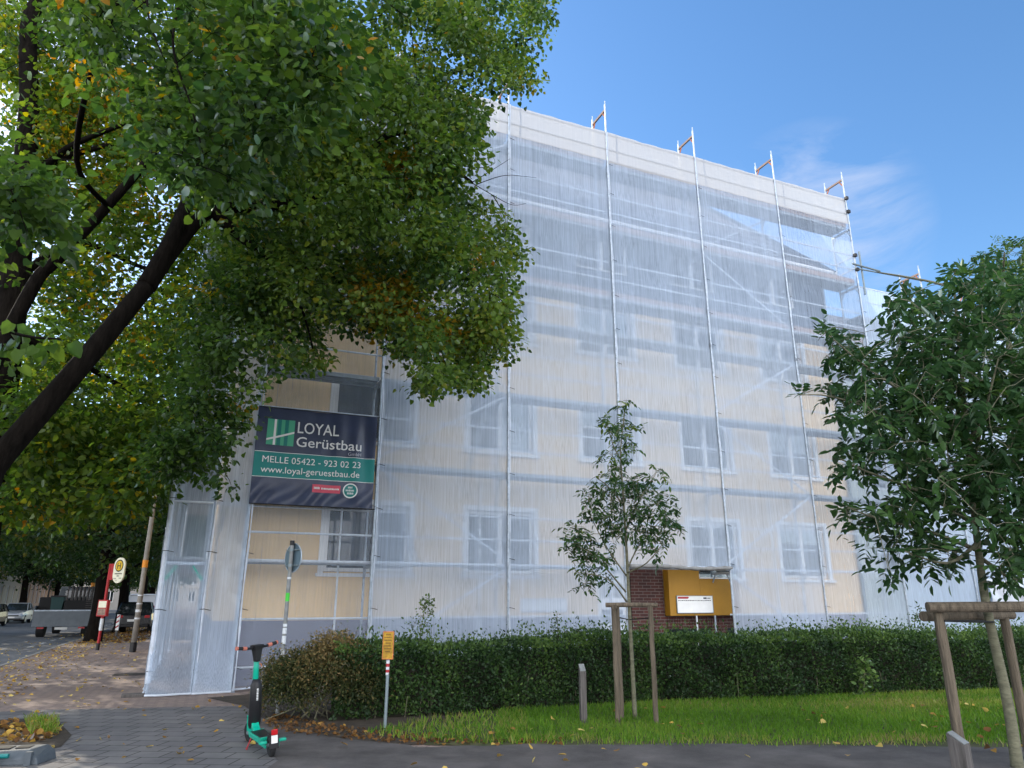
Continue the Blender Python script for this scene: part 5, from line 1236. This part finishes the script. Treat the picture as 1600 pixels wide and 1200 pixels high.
# grey plastic fence base at the lower left corner
fbp = gnd(18, 1192); fbs = thing('barrier_base', 'dark grey plastic barrier foot with teal tubes in the lower left corner', 'barrier foot', (fbp.x, fbp.y, 0), R(8))
b = MB(); b.loft([[(-.5, -.17, 0), (.32, -.17, 0), (.36, .17, 0), (-.5, .2, 0)], [(-.5, -.17, .06), (.30, -.16, .07), (.34, .16, .09), (-.5, .19, .09)], [(-.5, -.10, .12), (.20, -.10, .14), (.28, .12, .15), (-.5, .14, .14)]]); b.build('foot', M['plastic_grey'], fbs, bevel=.015)
b = MB(); b.box(-.2, -.06, .140, -.02, .08, .146).box(.03, -.05, .141, .16, .08, .148); b.build('slot', M['black'], fbs)
MB().tube([(-.6, -.20, .10), (.05, -.20, .10)], .022, 10).build('tube', M['bluegreen'], fbs); MB().tube([(-.6, -.26, .03), (-.03, -.26, .03)], .022, 10).build('tube', M['bluegreen'], fbs)
for x in (-.32, .2): MB().box(x, -.2, .0, x+.06, -.15, .13).build('rib', M['plastic_grey'], fbs)

# ------------------------------------------------------------------ vehicles
def car(name, label, loc, rz, paint, L=4.1, W=1.74, H=1.47, van=False, rear=True):
    e = thing(name, label, 'van' if van else 'car', loc, rz)     # +x is the front
    hw = W/2; f = L/2
    def sec(x, zl, zh, w, tw): return [(x, -w, zl), (x, w, zl), (x, w*1.0, (zl+zh)*.5), (x, w*tw, zh), (x, -w*tw, zh), (x, -w, (zl+zh)*.5)]
    zb = .28
    if van: S = [(-f, .4, .95, hw*.9, .97), (-f+.1, zb, 1.05, hw*.98, .97), (-f+1.2, zb, 1.05, hw, .97), (f-1.2, zb, 1.03, hw, .96), (f-.35, zb, .92, hw*.97, .93), (f, .4, .72, hw*.85, .9)]
    else: S = [(-f, .42, .86, hw*.86, .94), (-f+.12, zb, .95, hw*.96, .95), (-f+.9, zb, .97, hw, .96), (f-1.5, zb, .95, hw, .96), (f-.5, zb, .84, hw*.97, .92), (f-.1, .3, .72, hw*.9, .88), (f, .4, .62, hw*.8, .85)]
    MB().loft([sec(*s) for s in S]).build('body', M[paint], e, smooth=False, bevel=.03)
    if van: G = [(-f+.03, .95, hw*.93, H*.62), (-f+.16, H-.02, hw*.88, 1), (f-1.75, H, hw*.88, 1), (f-.95, 1.05, hw*.9, 0)]
    # greenhouse: glass band and roof
    zt = H
    a0, a1, b1, b0 = (-f+.04, -f+.22, f-1.75, f-.85) if van else (-f+.10, -f+.55, f-1.95, f-1.25)
    zl = 1.03 if van else .94
    r1 = [(a0, -hw*.93, zl), (b0, -hw*.93, zl), (b0, hw*.93, zl), (a0, hw*.93, zl)]; r2 = [(a1, -hw*.76, zt-.05), (b1, -hw*.76, zt-.05), (b1, hw*.76, zt-.05), (a1, hw*.76, zt-.05)]
    MB().loft([r1, r2]).build('window_glass', M['glass'] if not van else M[paint], e, bevel=.02)
    if van: MB().loft([[(b0-.12, -hw*.945, zl+.04), (b0+.015, -hw*.8, zl+.04), (b0+.015, hw*.8, zl+.04), (b0-.12, hw*.945, zl+.04)], [(b1-.05, -hw*.79, zt-.12), (b1+.1, -hw*.7, zt-.12), (b1+.1, hw*.7, zt-.12), (b1-.05, hw*.79, zt-.12)]]).build('windscreen', M['glass'], e)
    MB().loft([[(a1-.06, -hw*.79, zt-.06), (b1+.06, -hw*.79, zt-.06), (b1+.06, hw*.79, zt-.06), (a1-.06, hw*.79, zt-.06)], [(a1+.08, -hw*.7, zt), (b1-.08, -hw*.7, zt), (b1-.08, hw*.7, zt), (a1+.08, hw*.7, zt)]]).build('roof', M[paint], e, bevel=.02)
    b = MB()
    for s in (-1, 1):
        for x0, x1 in ((a0, a1), (b0, b1), ((a0+b0)/2-.15, (a1+b1)/2-.1)): b.tube([(x0, s*hw*.935, zl), (x1, s*hw*.77, zt-.05)], .035, 6)
    b.build('pillar', M[paint], e)
    for x in (-f+.75, f-.78):
        for s in (-1, 1):
            w = MB().disc((x, s*(hw-.10), .31), (0, 1, 0), .31, .2, 24).build('wheel', M['rubber'], e, bevel=.02); MB().disc((x, s*(hw-.01), .31), (0, 1, 0), .2, .05, 18).build('rim', M['chrome'], w)
    for s in (-1, 1):
        if van: MB().box(-f-.012, s*hw*.80-.07, .75, -f+.12, s*hw*.80+.07, 1.25).build('tail_light', M['redlens'], e, bevel=.02)
        else: MB().box(-f-.012, s*hw*.70-.14, .72, -f+.10, s*hw*.70+.12, .86).build('tail_light', M['redlens'], e, bevel=.02)
        MB().loft([[(f-.32, s*hw*.62, .62), (f-.06, s*hw*.62, .62), (f-.06, s*hw*.62, .74), (f-.32, s*hw*.62, .80)], [(f-.42, s*hw*.93, .62), (f-.17, s*hw*.93, .62), (f-.22, s*hw*.90, .76), (f-.45, s*hw*.90, .82)]]).build('headlight', M['lamp'], e)
        MB().box(b0-.55, s*(hw+.02)-.07, .98, b0-.43, s*(hw+.02)+.07, 1.10).build('mirror', M['black'], e, bevel=.02)
    MB().box(-f-.02, -.26, .56, -f+.05, .26, .67).build('number_plate', M['white_plate'], e); MB().box(f-.02, -.26, .40, f+.015, .26, .51).build('number_plate', M['white_plate'], e)
    MB().box(f-.05, -.5, .53, f+.01, .5, .62).build('grille', M['black'], e)
    MB().box(-f-.03, -hw*.8, .30, -f+.06, hw*.8, .44).box(f-.12, -hw*.78, .24, f+.02, hw*.78, .38).build('bumper', M['black'], e, bevel=.02)
SR = R(113)
car('parked_car', 'black hatchback parked with its rear towards us behind the lamp post', st(-2.75, 44.2, .0), SR, 'carblack', 4.0, 1.74, 1.5)
car('parked_van', 'white delivery van parked in front of the black hatchback', st(-3.0, 53.5, .0), SR, 'carwhite', 4.6, 1.85, 1.95, van=True)
car('parked_car', 'light silver compact car parked across the road facing us', st(-12.6, 68.5, -.12), SR+math.pi, 'carsilver', 3.7, 1.66, 1.5)
car('parked_car', 'dark car half hidden at the left edge of the opposite parking lane', st(-12.9, 61.0, -.12), SR+math.pi, 'carblack', 4.2, 1.74, 1.45)
tr = thing('flatbed_truck', 'grey flatbed truck standing on the road with a loaded bed, its tailgate towards us', 'truck', st(-5.75, 41.5, -.12), SR)
TW = 1.2
MB().box(0, -TW, .98, 4.6, TW, 1.10).build('bed', M['truckgrey'], tr, bevel=.01)
MB().box(-.05, -TW, .50, 0, TW, 1.22).build('tailgate', M['truckgrey'], tr, bevel=.012)
MB().box(-.07, -TW-.01, 1.20, -.0, TW+.01, 1.26).build('tailgate_rail', M['steel'], tr)
for s in (-1, 1): MB().box(.0, s*TW-.02, 1.10, 4.6, s*TW+.02, 1.45).build('side_board', M['truckgrey'], tr)
MB().box(.3, -.4, .62, 5.6, .4, .97).build('chassis', M['black'], tr)
b = MB(); b.loft([[(4.75, -1.05, .6), (6.5, -1.05, .6), (6.5, 1.05, .6), (4.75, 1.05, .6)], [(4.75, -1.05, 1.6), (6.55, -1.05, 1.5), (6.55, 1.05, 1.5), (4.75, 1.05, 1.6)], [(4.8, -.95, 2.4), (6.0, -.95, 2.4), (6.0, .95, 2.4), (4.8, .95, 2.4)]]); b.build('cab', M['truckgrey'], tr, bevel=.05)
MB().box(4.735, -.7, 1.65, 4.79, .7, 2.2).build('rear_window', M['glass'], tr)
for x in (1.1, 5.6):
    for s in (-1, 1):
        w = MB().disc((x, s*.95, .42), (0, 1, 0), .42, .34, 24).build('wheel', M['rubber'], tr, bevel=.03); MB().disc((x, s*1.10, .42), (0, 1, 0), .25, .06, 18).build('rim', M['chrome'], w)
for s in (-1, 1): MB().box(.1, s*.85-.14, .40, .16, s*.85+.14, .48).build('tail_light', M['redlens'], tr)
MB().box(.1, -.26, .36, .12, .26, .47).build('number_plate', M['white_plate'], tr)
MB().tube([(5.0, -.5, 2.4), (5.0, -.5, 2.62)], .1, 12).build('beacon', M['bandorange'], tr)
def on_truck(name, label, cat, x, y, z): 
    p = tr.location+FB*x+Vector((-FD.x, -FD.y, 0))*y+Vector((0, 0, z)); return thing(name, label, cat, p, SR)
c1 = on_truck('steel_rack', 'dark rack of stacked scaffold frames on the truck bed', 'rack', .3, -.1, 1.1)
b = MB()
for i in range(7):
    y = -.95+i*.17
    b.tube([(0, y, 0), (0, y, 1.25)], .03, 6).tube([(1.8, y, 0), (1.8, y, 1.25)], .03, 6).tube([(0, y, 1.2), (1.8, y, 1.2)], .03, 6).tube([(0, y, .5), (1.8, y, .5)], .025, 6)
b.build('frame', M['greywood'], c1); MB().box(-.05, -1.05, .0, 1.9, .15, .6).build('bundle', M['rubber'], c1)
c2 = on_truck('bin', 'dark teal bin standing on the truck bed', 'bin', .4, .35, 1.1)
MB().loft([[(0, -.2, 0), (.5, -.2, 0), (.5, .25, 0), (0, .25, 0)], [(-.05, -.26, .75), (.55, -.26, .75), (.55, .3, .75), (-.05, .3, .75)]]).build('body', new_mat('dark_teal', (.02, .06, .06), .6), c2, bevel=.02); MB().box(-.08, -.29, .75, .58, .33, .82).build('lid', M['black'], c2, bevel=.02)
c3 = on_truck('machine', 'black covered machine on the right of the truck bed', 'machine', .5, .85, 1.1)
MB().box(0, -.25, 0, 1.5, .3, .75).build('body', M['rubber'], c3, bevel=.06); MB().tube([(.2, 0, .75), (.2, 0, 1.5), (.9, 0, 1.6)], .04, 8).build('arm', M['black'], c3)
c4 = on_truck('crate', 'open dark mesh crate at the left of the truck bed', 'crate', .25, -.98, 1.1)

b = MB()
for z in np.linspace(.05, .65, 7): b.tube([(0, -.15, z), (0, .12, z)], .012, 5).tube([(.9, -.15, z), (.9, .12, z)], .012, 5).tube([(0, -.15, z), (.9, -.15, z)], .012, 5)
for x in (0, .45, .9): b.tube([(x, -.15, 0), (x, -.15, .7)], .02, 5)
b.build('mesh_wall', M['greywood'], c4); MB().box(0, -.15, 0, .9, .12, .04).build('floor', M['black'], c4)
pt = gnd(-6, 985); kb_ = thing('site_cabin', 'blue site cabin with red trim cut off by the left photo edge', 'cabin', st(-12.2, 38, -.12), SR)
MB().box(0, -.55, 0, 1.1, .55, 1.95).build('body', new_mat('blue_plastic', (.05, .16, .32), .5), kb_, bevel=.03); MB().loft([[(-.04, -.6, 1.95), (1.14, -.6, 1.95), (1.14, .6, 1.95), (-.04, .6, 1.95)], [(.1, -.4, 2.2), (1, -.4, 2.2), (1, .4, 2.2), (.1, .4, 2.2)]]).build('roof', M['red'], kb_); MB().box(-.02, -.4, .1, 0, .4, 1.85).build('door', M['stick_white'], kb_)

# ------------------------------------------------------------------ houses across the street
def house(label, k0, k1, H, mat, seed, floors):
    e = thing('town_house', label, 'house', st(-19.0, k0), R(113), 'houses across the street')       # local x along the street, local y away from it
    L = k1-k0; n = int(L/2.6); fh = (H-1.2)/floors; Wn = []
    for i in range(n):
        for f in range(floors): x = (i+.5)*L/n; Wn.append((x-.55, x+.55, 1.2+f*fh, 1.2+f*fh+fh*.62))
    b = wall_with_holes(0, L, -.1, H, Wn, 0, .22); b.quad((0, 0, -.1), (0, 11, -.1), (0, 11, H), (0, 0, H)); b.quad((L, 0, -.1), (L, 11, -.1), (L, 11, H), (L, 0, H)); b.build('wall', M[mat], e, fix=False)
    MB().quad((0.05, .5, 0), (L-.05, .5, 0), (L-.05, .5, H), (0.05, .5, H)).build('dark_backing', M['room_shade'], e, fix=False)
    b = MB()
    for f in range(1, floors): b.box(0, -.10, 1.2+f*fh-.55, L, -.002, 1.2+f*fh-.38)
    b.box(0, -.3, H-.3, L, -.002, H); b.build('cornice', M['stone3'], e)
    b = MB(); b.loft([[(-.2, -.4, H+.005), (L+.2, -.4, H+.005), (L+.2, 11, H+.005), (-.2, 11, H+.005)], [(-.2, 5, H+4), (L+.2, 5, H+4), (L+.2, 6, H+4), (-.2, 6, H+4)]]); b.build('roof', M['tiles'], e)
    for (x0, x1, z0, z1) in Wn:
        fr = frame_mb(x0+.01, x1-.01, z0+.01, z1-.01, .12, .07, .06, [(x0+x1)/2]).build('window', M['white'], e)
        MB().quad((x0+.06, .15, z0+.06), (x1-.06, .15, z0+.06), (x1-.06, .15, z1-.06), (x0+.06, .15, z1-.06)).build('pane', M['glass'], fr, fix=False)
    MB().box(1.2, -.03, .0, 2.3, .06, 1.1).build('door', M['greywood'], e)

HS = [('grey brown row house across the street at the left edge', 62, 84, 15.5, 'stone1', 4), ('cream row house across the street between the grey one and the peach one', 84, 104, 16.5, 'stone3', 5), ('peach row house across the street behind the truck', 104, 128, 15.5, 'stone2', 4)]
for lab, k0, k1, H, mt, fl in HS:
    house(lab, k0, k1, H, mt, 1, fl)
house('tall brown house closing the far end of the street', 0, 40, 16.5, 'stone1', 2, 5); e_ = [o for o in bpy.data.objects if o.get('label') == 'tall brown house closing the far end of the street'][0]; e_.location = st(-34, 150); e_.rotation_euler = (0, 0, FAC_ROT)
